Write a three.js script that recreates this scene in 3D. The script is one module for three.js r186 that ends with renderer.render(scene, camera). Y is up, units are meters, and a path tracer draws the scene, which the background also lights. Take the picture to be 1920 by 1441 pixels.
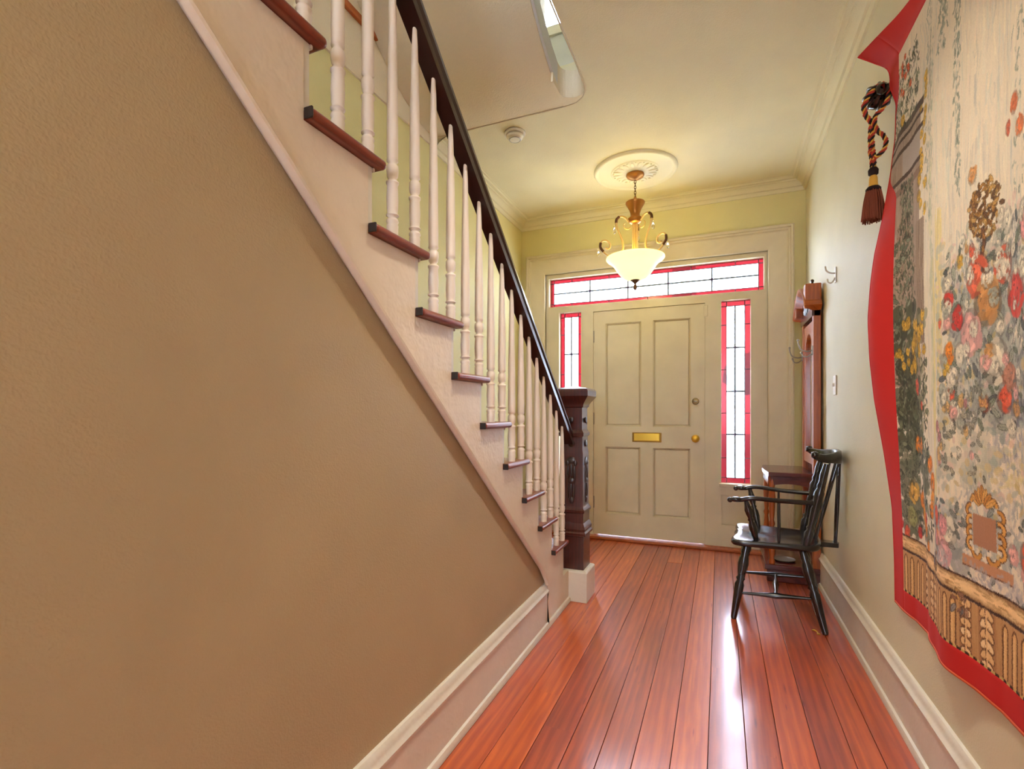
import * as THREE from 'three';
import { RoundedBoxGeometry } from 'three/addons/geometries/RoundedBoxGeometry.js';
import { mergeGeometries, mergeVertices, toCreasedNormals } from 'three/addons/utils/BufferGeometryUtils.js';
import { RectAreaLightUniformsLib } from 'three/addons/lights/RectAreaLightUniformsLib.js';

// ---------------------------------------------------------------- camera, sky, exposure
RectAreaLightUniformsLib.init();
const scene = new THREE.Scene();
const FOCAL = 935, FRAME_W = 1920, FRAME_H = 1441, HORIZON = 772;      // read from the vanishing points of the hall
const camera = new THREE.PerspectiveCamera(2 * Math.atan(FRAME_H / 2 / FOCAL) * 180 / Math.PI, FRAME_W / FRAME_H, 0.05, 100);
camera.position.set(0, 1.16, 0);
camera.rotation.y = Math.atan((1350 - 960) / FOCAL);
camera.setViewOffset(FRAME_W, FRAME_H, 0, FRAME_H / 2 - HORIZON, FRAME_W, FRAME_H);

scene.background = new THREE.Color().setRGB(0.86, 0.96, 1.18);           // bright overcast daylight outside
scene.backgroundIntensity = 24.0;

const renderer = new THREE.WebGLRenderer({ antialias: true });
renderer.toneMapping = THREE.LinearToneMapping;
renderer.toneMappingExposure = 1.3;
renderer.shadowMap.enabled = true;

// ---------------------------------------------------------------- helpers
// Hall coordinates: X to the right, Y up, D down the hall towards the front door (z = -D).
const XL = -1.80, XR = 0.63, XS = -0.875, DF = 4.556, DB = -2.8, CEIL = 3.01, FLOOR2 = 3.26, ROOF = 6.2;
let seed = 12345;
const rnd = () => { seed = (seed * 1664525 + 1013904223) >>> 0; return seed / 4294967296; };
const rr = (a, b) => a + (b - a) * rnd();
const V = (x, y, d) => new THREE.Vector3(x, y, -d);
const clamp = (x, a, b) => Math.min(b, Math.max(a, x));
const sstep = (x, a, b) => { const t = clamp((x - a) / (b - a), 0, 1); return t * t * (3 - 2 * t); };

const taken = new Map();
function numbered(name) {
  const n = taken.get(name) ?? 0; taken.set(name, n + 1);
  return n ? `${name}_${String(n).padStart(3, '0')}` : name;
}
function tag(o, label, category, group) {
  o.userData.label = label; o.userData.category = category;
  if (group) o.userData.group = group;
  return o;
}
function uvMetric(g) {                                    // texture coordinates in metres, from the face directions
  if (!g.attributes.normal) g.computeVertexNormals();
  const p = g.attributes.position, n = g.attributes.normal, uv = new Float32Array(p.count * 2);
  for (let i = 0; i < p.count; i++) {
    const ax = Math.abs(n.getX(i)), ay = Math.abs(n.getY(i)), az = Math.abs(n.getZ(i));
    const [u, v] = ax >= ay && ax >= az ? [p.getZ(i), p.getY(i)] : ay >= az ? [p.getZ(i), p.getX(i)] : [p.getX(i), p.getY(i)];
    uv[2 * i] = u; uv[2 * i + 1] = v;
  }
  g.setAttribute('uv', new THREE.BufferAttribute(uv, 2));
  return g;
}
function join(list) {
  if (!Array.isArray(list)) return list;
  if (list.length === 1) return list[0];
  return mergeGeometries(list.map((g) => {
    const h = g.index ? g.toNonIndexed() : g;
    for (const k of Object.keys(h.attributes)) if (!['position', 'normal', 'uv'].includes(k)) h.deleteAttribute(k);
    if (!h.attributes.uv) uvMetric(h);
    return h;
  }));
}
function mesh(name, geo, mat, parent) {
  const g = join(geo);
  const m = new THREE.Mesh(g, mat);
  m.castShadow = true; m.receiveShadow = true;
  m.name = parent ? name : numbered(name);
  (parent ?? scene).add(m);
  return m;
}
function group(name, parent) {
  const o = new THREE.Group(); o.name = parent ? name : numbered(name); (parent ?? scene).add(o); return o;
}
function struct(o, label) { o.userData.kind = 'structure'; if (label) o.userData.label = label; return o; }
function box(x0, x1, y0, y1, d0, d1) {                    // box between limits in hall coordinates
  const g = new THREE.BoxGeometry(x1 - x0, y1 - y0, d1 - d0);
  g.translate((x0 + x1) / 2, (y0 + y1) / 2, -(d0 + d1) / 2);
  return uvMetric(g);
}
function rbox(x0, x1, y0, y1, d0, d1, r = 0.004, seg = 2) {
  const w = x1 - x0, h = y1 - y0, d = d1 - d0;
  const g = new RoundedBoxGeometry(w, h, d, seg, Math.min(r, w / 2.05, h / 2.05, d / 2.05));
  g.translate((x0 + x1) / 2, (y0 + y1) / 2, -(d0 + d1) / 2);
  return uvMetric(g);
}
const shapeOf = (pts) => new THREE.Shape(pts.map(([a, b]) => new THREE.Vector2(a, b)));
const holeOf = (pts) => new THREE.Path(pts.map(([a, b]) => new THREE.Vector2(a, b)));
const rect = (a0, a1, b0, b1) => [[a0, b0], [a1, b0], [a1, b1], [a0, b1]];
function extrude(shape, depth, bevel = 0, curve = 12) {
  return new THREE.ExtrudeGeometry(shape, { depth, bevelEnabled: bevel > 0, bevelThickness: bevel, bevelSize: bevel, bevelOffset: -bevel, bevelSegments: 2, curveSegments: curve });
}
// shape in (X, Y), standing across the hall, from D = d0 back to d0 + depth
function slabXY(shape, d0, depth, bevel = 0) { const g = extrude(shape, depth, bevel); g.translate(0, 0, -d0 - depth); return uvMetric(g); }
// shape in (D, Y), standing along the hall, from X = x0 to x0 + depth
function slabDY(shape, x0, depth, bevel = 0) { const g = extrude(shape, depth, bevel); g.rotateY(Math.PI / 2); g.translate(x0, 0, 0); return uvMetric(g); }
// shape in (X, D), lying flat, from Y = y0 up to y0 + depth
function slabXD(shape, y0, depth, bevel = 0) { const g = extrude(shape, depth, bevel); g.rotateX(-Math.PI / 2); g.translate(0, y0, 0); return uvMetric(g); }
function polish(g, angle = 0.6) { const h = g.index ? g.toNonIndexed() : g; return toCreasedNormals(h, angle); }

// a moulding: profile [[out, across], ...] carried along a polyline with mitred corners; to3(a, b, out, across axis handled by 2D offset)
function sweep(path, profile, to3, closed = false) {
  const n = path.length, dirs = [];
  for (let i = 0; i < n - (closed ? 0 : 1); i++) {
    const [a, b] = [path[i], path[(i + 1) % n]], l = Math.hypot(b[0] - a[0], b[1] - a[1]);
    dirs.push([(b[0] - a[0]) / l, (b[1] - a[1]) / l]);
  }
  const offs = path.map((p, i) => {
    const d0 = dirs[i - 1] ?? (closed ? dirs[n - 1] : dirs[i]), d1 = dirs[i] ?? d0;
    const n0 = [-d0[1], d0[0]], n1 = [-d1[1], d1[0]], c = 1 + n0[0] * n1[0] + n0[1] * n1[1];
    return [(n0[0] + n1[0]) / c, (n0[1] + n1[1]) / c];
  });
  const pos = [], uv = [];
  let run = 0;
  const ring = (i) => profile.map(([off, h]) => to3(path[i][0] + offs[i][0] * off, path[i][1] + offs[i][1] * off, h));
  const segs = closed ? n : n - 1;
  for (let i = 0; i < segs; i++) {
    const A = ring(i), B = ring((i + 1) % n), len = A[0].distanceTo(B[0]);
    let w = 0;
    for (let j = 0; j < profile.length - 1; j++) {
      const dw = Math.hypot(profile[j + 1][0] - profile[j][0], profile[j + 1][1] - profile[j][1]);
      const q = [A[j], B[j], B[j + 1], A[j], B[j + 1], A[j + 1]], t = [[run, w], [run + len, w], [run + len, w + dw], [run, w], [run + len, w + dw], [run, w + dw]];
      q.forEach((v, k) => { pos.push(v.x, v.y, v.z); uv.push(t[k][0], t[k][1]); });
      w += dw;
    }
    run += len;
  }
  if (!closed) for (const [i, flip] of [[0, 1], [n - 1, 0]]) {              // end caps
    const R = ring(i), c = R.reduce((s, v) => s.add(v), new THREE.Vector3()).multiplyScalar(1 / R.length);
    for (let j = 0; j < R.length; j++) {
      const a = R[j], b = R[(j + 1) % R.length];
      for (const v of flip ? [c, b, a] : [c, a, b]) { pos.push(v.x, v.y, v.z); uv.push(v.x + v.z, v.y); }
    }
  }
  const g = new THREE.BufferGeometry();
  g.setAttribute('position', new THREE.Float32BufferAttribute(pos, 3));
  g.setAttribute('uv', new THREE.Float32BufferAttribute(uv, 2));
  g.computeVertexNormals();
  return toCreasedNormals(g, 0.5);
}
function lathe(profile, seg = 20) {                      // [[r, y], ...] smooth
  const g = new THREE.LatheGeometry(profile.map(([r, y]) => new THREE.Vector2(Math.max(r, 0.0001), y)), seg);
  return g;
}
function between(g, a, b) {                              // a geometry of unit height along y laid from a to b
  const d = b.clone().sub(a), l = d.length();
  const q = new THREE.Quaternion().setFromUnitVectors(new THREE.Vector3(0, 1, 0), d.clone().normalize());
  const h = g.clone(); h.scale(1, l, 1); h.applyQuaternion(q); h.translate(a.x, a.y, a.z);
  return h;
}
const turned = (a, b, profile, seg = 12) => between(lathe(profile.map(([r, t]) => [r, t]), seg), a, b);
function tube(pts, r, seg = 40, rad = 8, closed = false) {
  return new THREE.TubeGeometry(new THREE.CatmullRomCurve3(pts, closed, 'centripetal'), seg, r, rad, closed);
}
function squareTurn(profile, cx, cd, chamfer = 0.0) {    // square post: [[half width, y], ...]
  const pos = [];
  const ring = ([w, y]) => [[1, 1], [-1, 1], [-1, -1], [1, -1]].map(([a, b]) => V(cx + a * w, y, cd + b * w));
  const quad = (a, b, c, d) => { for (const v of [a, b, c, a, c, d]) pos.push(v.x, v.y, v.z); };
  for (let i = 0; i < profile.length - 1; i++) {
    const A = ring(profile[i]), B = ring(profile[i + 1]);
    for (let k = 0; k < 4; k++) quad(A[k], A[(k + 1) % 4], B[(k + 1) % 4], B[k]);
  }
  const T = ring(profile[profile.length - 1]), F = ring(profile[0]);
  quad(T[0], T[1], T[2], T[3]); quad(F[3], F[2], F[1], F[0]);
  const g = new THREE.BufferGeometry();
  g.setAttribute('position', new THREE.Float32BufferAttribute(pos, 3));
  g.computeVertexNormals();
  return uvMetric(toCreasedNormals(g, 0.45));
}

// ---------------------------------------------------------------- textures
function canvas(w, h) { const c = document.createElement('canvas'); c.width = w; c.height = h; return c; }
function noise2(n, octaves, s) {                         // tiling value noise, 0..1
  const out = new Float32Array(n * n); let amp = 1, tot = 0, st = s >>> 0;
  const r = () => { st = (st * 1664525 + 1013904223) >>> 0; return st / 4294967296; };
  for (const cells of octaves) {
    const grid = Array.from({ length: cells * cells }, r), k = cells / n;
    for (let y = 0; y < n; y++) for (let x = 0; x < n; x++) {
      const fx = x * k, fy = y * k, ix = Math.floor(fx), iy = Math.floor(fy), tx = fx - ix, ty = fy - iy;
      const ux = tx * tx * (3 - 2 * tx), uy = ty * ty * (3 - 2 * ty), g = (a, b) => grid[((b % cells) * cells) + (a % cells)];
      out[y * n + x] += amp * ((g(ix, iy) * (1 - ux) + g(ix + 1, iy) * ux) * (1 - uy) + (g(ix, iy + 1) * (1 - ux) + g(ix + 1, iy + 1) * ux) * uy);
    }
    tot += amp; amp *= 0.62;
  }
  for (let i = 0; i < out.length; i++) out[i] /= tot;
  return out;
}
function dataTex(n, fn, repeat, srgb = true) {
  const d = new Uint8Array(n * n * 4);
  for (let i = 0; i < n * n; i++) { const [r, g, b] = fn(i % n, Math.floor(i / n), i); d[4 * i] = r; d[4 * i + 1] = g; d[4 * i + 2] = b; d[4 * i + 3] = 255; }
  const t = new THREE.DataTexture(d, n, n);
  t.wrapS = t.wrapT = THREE.RepeatWrapping; t.magFilter = THREE.LinearFilter; t.minFilter = THREE.LinearMipmapLinearFilter; t.generateMipmaps = true;
  if (srgb) t.colorSpace = THREE.SRGBColorSpace;
  t.repeat.set(repeat, repeat); t.needsUpdate = true;
  return t;
}
const plasterN = noise2(512, [128, 256], 7), blotchN = noise2(256, [4, 9, 20], 11), trimN = noise2(256, [24, 60], 5);
const grey = (v) => { const k = clamp(Math.round(v * 255), 0, 255); return [k, k, k]; };
const plasterBump = dataTex(512, (x, y, i) => grey(plasterN[i]), 2.2, false);
const blotch = dataTex(256, (x, y, i) => { const v = 236 + 19 * blotchN[i]; return [v, v, v * 0.992]; }, 0.55);
const brushBump = dataTex(256, (x, y, i) => grey(trimN[i]), 2.2, false);
const grime = dataTex(256, (x, y, i) => { const v = 238 + 17 * blotchN[i]; return [v, v - 1, v - 3]; }, 1.3);

// wood grain: long streaks along u, with knots and nail dots
function woodTex(n, s, base, dark, streak, repU, repV, knots = 0, upright = false) {
  const a = noise2(n, [3, 8, 24], s), f = noise2(n, [64, 128], s + 3);
  const d = new Uint8Array(n * n * 4);
  let st = s; const r = () => { st = (st * 1664525 + 1013904223) >>> 0; return st / 4294967296; };
  const kn = Array.from({ length: knots }, () => [r() * n, r() * n, 2 + 5 * r()]);
  for (let y = 0; y < n; y++) for (let x = 0; x < n; x++) {
    const xs = Math.floor(x / 12) % n, wob = 10 * a[y * n + xs];
    const t1 = 0.5 + 0.5 * Math.sin((y + wob * 3) * streak + 6 * a[y * n + x]);
    const fi = f[(y * n) + Math.floor(x / 6)];
    let k = clamp(0.30 * t1 + 0.55 * a[y * n + x] + 0.45 * (fi - 0.5), 0, 1);
    for (const [kx, ky, kr] of kn) { const q = Math.hypot((x - kx) * 0.5, y - ky); if (q < kr) k = Math.min(1.4, k + 0.8 * (1 - q / kr)); }
    const i = upright ? 4 * (x * n + y) : 4 * (y * n + x);
    for (let c = 0; c < 3; c++) d[i + c] = clamp(base[c] + (dark[c] - base[c]) * k, 0, 255);
    d[i + 3] = 255;
  }
  const t = new THREE.DataTexture(d, n, n);
  t.wrapS = t.wrapT = THREE.RepeatWrapping; t.magFilter = THREE.LinearFilter; t.minFilter = THREE.LinearMipmapLinearFilter; t.generateMipmaps = true;
  t.colorSpace = THREE.SRGBColorSpace; t.repeat.set(repU, repV); t.needsUpdate = true;
  return t;
}
// ---------------------------------------------------------------- materials
const srgb = (r, g, b) => new THREE.Color().setRGB(r / 255, g / 255, b / 255, THREE.SRGBColorSpace);
const std = (o) => new THREE.MeshStandardMaterial(o);
const phys = (o) => new THREE.MeshPhysicalMaterial(o);
const M = {
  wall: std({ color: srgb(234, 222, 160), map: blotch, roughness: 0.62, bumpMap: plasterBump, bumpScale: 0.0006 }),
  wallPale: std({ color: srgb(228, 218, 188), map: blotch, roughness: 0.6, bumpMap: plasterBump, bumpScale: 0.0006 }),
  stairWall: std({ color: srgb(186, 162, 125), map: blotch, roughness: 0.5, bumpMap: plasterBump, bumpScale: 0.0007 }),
  ceiling: std({ color: srgb(238, 227, 190), map: blotch, roughness: 0.75, bumpMap: plasterBump, bumpScale: 0.0012 }),
  soffit: std({ color: srgb(240, 223, 192), map: blotch, roughness: 0.7, bumpMap: plasterBump, bumpScale: 0.0012 }),
  upstairs: std({ color: srgb(226, 222, 218), map: blotch, roughness: 0.75 }),
  trim: std({ color: srgb(230, 220, 204), map: grime, roughness: 0.38, bumpMap: brushBump, bumpScale: 0.0008 }),
  stringer: std({ color: srgb(238, 220, 198), map: grime, roughness: 0.4, bumpMap: brushBump, bumpScale: 0.0014 }),
  baluster: std({ color: srgb(232, 216, 200), roughness: 0.42 }),
  door: std({ color: srgb(226, 212, 178), map: grime, roughness: 0.42, bumpMap: brushBump, bumpScale: 0.0006 }),
  treadWood: phys({ map: woodTex(256, 21, [150, 62, 34], [84, 26, 14], 0.35, 1.2, 3), roughness: 0.34, clearcoat: 0.4, clearcoatRoughness: 0.25 }),
  endGrain: std({ color: srgb(34, 22, 18), roughness: 0.6 }),
  rail: phys({ color: srgb(40, 18, 14), roughness: 0.3, clearcoat: 0.6, clearcoatRoughness: 0.2 }),
  newel: phys({ map: woodTex(256, 33, [88, 34, 24], [46, 14, 12], 0.4, 3, 1.4, 0, true), roughness: 0.3, clearcoat: 0.5, clearcoatRoughness: 0.2 }),
  newelCarve: phys({ color: srgb(38, 14, 12), roughness: 0.3, clearcoat: 0.5, clearcoatRoughness: 0.2 }),
  threshold: phys({ map: woodTex(256, 41, [206, 112, 48], [140, 62, 22], 0.3, 1.5, 1), roughness: 0.4 }),
  brass: std({ color: srgb(226, 184, 74), metalness: 1, roughness: 0.28 }),
  steel: std({ color: srgb(150, 142, 130), metalness: 1, roughness: 0.35 }),
  darkMetal: std({ color: srgb(60, 52, 44), metalness: 0.8, roughness: 0.45 }),
  lead: std({ color: srgb(88, 94, 102), metalness: 0.3, roughness: 0.6 }),
  clearGlass: phys({ color: srgb(240, 246, 250), roughness: 0.62, transmission: 1, thickness: 0, ior: 1.45 }),
  redGlass: phys({ color: new THREE.Color().setRGB(0.036, 0.0013, 0.0022), roughness: 0.25, transmission: 1, thickness: 0, ior: 1.45 }),
  jewel: std({ color: srgb(66, 48, 84), roughness: 0.3 }),
  black: phys({ color: srgb(20, 17, 19), roughness: 0.26, clearcoat: 0.5, clearcoatRoughness: 0.15 }),
  mahogany: phys({ map: woodTex(256, 55, [112, 40, 30], [62, 18, 16], 0.3, 2, 1.2), roughness: 0.25, clearcoat: 0.5, clearcoatRoughness: 0.15 }),
  oak: phys({ map: woodTex(256, 66, [196, 100, 34], [130, 56, 16], 0.3, 2.5, 1.2, 0, true), roughness: 0.32, clearcoat: 0.4, clearcoatRoughness: 0.2 }),
  mirror: std({ color: srgb(225, 228, 226), metalness: 1, roughness: 0.03 }),
  lampBronze: std({ color: srgb(176, 118, 54), metalness: 0.75, roughness: 0.38 }),
  lampGold: std({ color: srgb(220, 186, 118), metalness: 0.2, roughness: 0.4 }),
  lampDark: std({ color: srgb(104, 68, 38), metalness: 0.6, roughness: 0.5 }),
  crystal: phys({ color: srgb(250, 250, 250), roughness: 0.02, transmission: 1, thickness: 0.02, ior: 1.5 }),
  plasterWhite: std({ color: srgb(234, 226, 196), roughness: 0.7 }),
  plastic: std({ color: srgb(236, 230, 214), roughness: 0.45 }),
  red: phys({ color: srgb(196, 24, 20), roughness: 0.75, sheen: 0.15, sheenRoughness: 0.5, sheenColor: srgb(255, 60, 50) }),
  piping: std({ color: srgb(196, 78, 34), roughness: 0.7 }),
  lining: std({ color: srgb(112, 14, 16), roughness: 0.9 }),
  cordBlack: std({ color: srgb(38, 22, 20), roughness: 0.85 }),
  cordRed: std({ color: srgb(190, 62, 44), roughness: 0.85 }),
  cordGold: std({ color: srgb(228, 172, 66), roughness: 0.7 }),
  tassel: std({ color: srgb(142, 72, 48), roughness: 0.9 }),
};
const floorTex = [0, 1, 2, 3].map((k) => woodTex(512, 100 + 17 * k, [[216, 100, 22], [206, 90, 18], [224, 108, 26], [196, 82, 16]][k], [[150, 50, 8], [138, 44, 7], [158, 56, 10], [122, 38, 6]][k], 0.16, 0.5, 2.2, 10));
const floorMats = floorTex.map((map) => phys({ map, roughness: 0.45, ior: 1.58, clearcoat: 1.0, clearcoatRoughness: 0.17 }));

// ================================================================ THE HOUSE SHELL
// floor: boards laid along the hall, each one a piece of its own over a dark subfloor
{
  const floor = struct(group('floor'), 'red-brown varnished pine floorboards running down the hall');
  mesh('subfloor', box(XL - 0.1, XR + 0.1, -0.2, -0.022, DB - 0.1, DF + 0.35), std({ color: srgb(26, 14, 9), roughness: 0.95 }), floor);
  const seams = [-0.845, -0.725, -0.603, -0.488, -0.379, -0.269, -0.152, -0.038, 0.083, 0.189, 0.302, 0.414, 0.504, XR + 0.02];
  for (let x = -0.845 - 0.118; x > XL; x -= 0.118) seams.unshift(x);
  seams.unshift(XL - 0.02);
  for (let i = 0; i < seams.length - 1; i++) {
    const a = seams[i] + 0.0011, b = seams[i + 1] - 0.0011;
    if (b - a < 0.02) continue;
    const cut = rr(3.3, 4.3), ends = i % 6 === 1 ? [[DB, cut - 0.001], [cut + 0.001, DF + 0.02]] : [[DB, DF + 0.02]];
    for (const [d0, d1] of ends) {
      const h = rr(-0.0006, 0.0006), g = rbox(a, b, -0.021, h, d0, d1, 0.0012, 1), du = rr(0, 5), dv = rr(0, 5), uv = g.attributes.uv;
      for (let k = 0; k < uv.count; k++) uv.setXY(k, uv.getX(k) + du, uv.getY(k) + dv);
      mesh('floorboard', g, floorMats[Math.floor(rnd() * 4)], floor);
    }
  }
}
// ceiling of the hall with the stairwell opening, its corner rounded
{
  const s = shapeOf(rect(XL - 0.2, XR + 0.2, DB - 0.2, DF + 0.25));
  const hole = new THREE.Path();
  hole.moveTo(XL, -0.7); hole.lineTo(-0.70, -0.7); hole.lineTo(-0.70, 2.76);
  for (let k = 1; k <= 10; k++) { const a = k / 10 * Math.PI / 2; hole.lineTo(-0.85 + 0.15 * Math.cos(a), 2.76 + 0.15 * Math.sin(a)); }
  hole.lineTo(XL, 2.91); hole.lineTo(XL, -0.7);
  s.holes.push(hole);
  struct(mesh('ceiling', slabXD(s, CEIL, FLOOR2 - CEIL), M.ceiling), 'pale cream plaster ceiling with a stairwell opening');
  struct(mesh('ceiling', box(XL - 0.2, XR + 0.2, ROOF, ROOF + 0.2, DB - 0.2, DF + 0.25), M.upstairs));
}
// walls
struct(mesh('wall_right', box(XR, XR + 0.2, 0, ROOF, DB - 0.2, DF + 0.25), M.wallPale), 'pale cream plaster wall');
{
  const w = struct(group('wall_left'), 'yellow plaster wall behind the staircase, cream above');
  mesh('plaster', box(XL - 0.2, XL, 0, 2.95, DB - 0.2, DF + 0.25), M.wall, w);
  mesh('plaster', box(XL - 0.2, XL + 0.012, 2.95, ROOF, DB - 0.2, 2.905), M.soffit, w);
  mesh('plaster', box(XL - 0.2, XL, 2.95, ROOF, 2.905, DF + 0.25), M.wall, w);
  mesh('wood_strip', rbox(XL + 0.012, XL + 0.034, FLOOR2 - 0.02, FLOOR2 + 0.02, -0.7, 2.40, 0.005), M.threshold, w);
}
const UNIT = { x0: -1.55, x1: 0.36, top: 2.475 };         // the opening that holds door, sidelights and transom
const UPWIN = { x0: -1.64, x1: -0.75, y0: 4.84, y1: 5.85 };
{
  const lower = shapeOf([[XL - 0.2, 0], [UNIT.x0, 0], [UNIT.x0, UNIT.top], [UNIT.x1, UNIT.top], [UNIT.x1, 0], [XR + 0.2, 0], [XR + 0.2, FLOOR2], [XL - 0.2, FLOOR2]]);
  const upper = shapeOf(rect(XL - 0.2, XR + 0.2, FLOOR2, ROOF));
  upper.holes.push(holeOf(rect(UPWIN.x0, UPWIN.x1, UPWIN.y0, UPWIN.y1)));
  const wf = struct(group('wall_front'), 'yellow-green plaster wall around the front door');
  mesh('plaster', slabXY(lower, DF, 0.22), M.wall, wf);
  mesh('plaster', slabXY(upper, DF, 0.22), M.upstairs, wf);
}
const UNSEEN_UPBACK = { x0: -1.2, x1: 0.0, y0: 4.2, y1: 5.7 };  // unseen opening, placed to brighten the upper stairwell
const UNSEEN_BACKWIN = { x0: -0.45, x1: 0.25, y0: 0.9, y1: 2.2 };  // unseen opening behind the viewer, placed to light the near hall
{
  const s = shapeOf(rect(XL - 0.2, XR + 0.2, 0, ROOF));
  s.holes.push(holeOf(rect(UNSEEN_BACKWIN.x0, UNSEEN_BACKWIN.x1, UNSEEN_BACKWIN.y0, UNSEEN_BACKWIN.y1)), holeOf(rect(UNSEEN_UPBACK.x0, UNSEEN_UPBACK.x1, UNSEEN_UPBACK.y0, UNSEEN_UPBACK.y1)));
  struct(mesh('wall_back', slabXY(s, DB - 0.2, 0.2), M.wall), 'plaster wall at the back of the hall');
}
// the wall under the stairs ends at the sloping moulding
const slopeY = (d) => 0.324 + 0.8147 * (2.484 - d);       // moulding line on the stair side
{
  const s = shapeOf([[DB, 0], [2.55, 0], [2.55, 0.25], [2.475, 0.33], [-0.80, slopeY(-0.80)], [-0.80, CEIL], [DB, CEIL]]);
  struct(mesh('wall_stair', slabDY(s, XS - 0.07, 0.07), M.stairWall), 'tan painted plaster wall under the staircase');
}
// cornice round the hall ceiling
{
  const prof = [[0, -0.085], [0.012, -0.085], [0.018, -0.074], [0.022, -0.060], [0.034, -0.056], [0.042, -0.040], [0.062, -0.024], [0.072, -0.022], [0.074, -0.014], [0.098, -0.012], [0.104, -0.004], [0.122, -0.003], [0.122, 0.0], [0, 0]];
  const path = [[XR, DB], [XR, DF], [XL, DF], [XL, 2.91]];
  struct(mesh('trim_1', sweep(path, prof, (a, b, h) => V(a, CEIL + h, b)), M.ceiling), 'stepped plaster cornice under the ceiling');
}
// baseboards
const BASE = [[0, 0.0], [0.030, 0.0], [0.030, 0.016], [0.026, 0.026], [0.018, 0.030], [0.018, 0.172], [0.021, 0.176], [0.026, 0.180], [0.028, 0.190], [0.022, 0.198], [0.018, 0.204], [0.016, 0.216], [0.009, 0.226], [0.0, 0.228]];
struct(mesh('baseboard_right', sweep([[XR, DB], [XR, DF]], BASE, (a, b, h) => V(a, h, b)), M.trim), 'tall white moulded baseboard along the right wall');
{
  const b = struct(group('baseboard_stair'), 'tall white moulded baseboard under the stairs');
  mesh('board', sweep([[XS, 2.55], [XS, DB]], BASE.map(([o, h]) => [o, h * 1.05]), (a, d, h) => V(a, h, d)), M.trim, b);
  mesh('shoe_moulding', sweep([[XS, 2.96], [XS, 2.5505]], BASE.slice(0, 5).concat([[0, 0.032]]), (a, d, h) => V(a, h, d)), M.trim, b);
}
struct(mesh('baseboard_left', sweep([[XL, DF], [XL, 3.08]], BASE, (a, b, h) => V(a, h, b)), M.trim), 'white baseboard on the left wall');
for (const [a, b] of [[XL, -1.75], [0.545, XR]]) struct(mesh('baseboard_front', sweep([[b, DF], [a, DF]], BASE, (p, q, h) => V(p, h, q)), M.trim));

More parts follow.
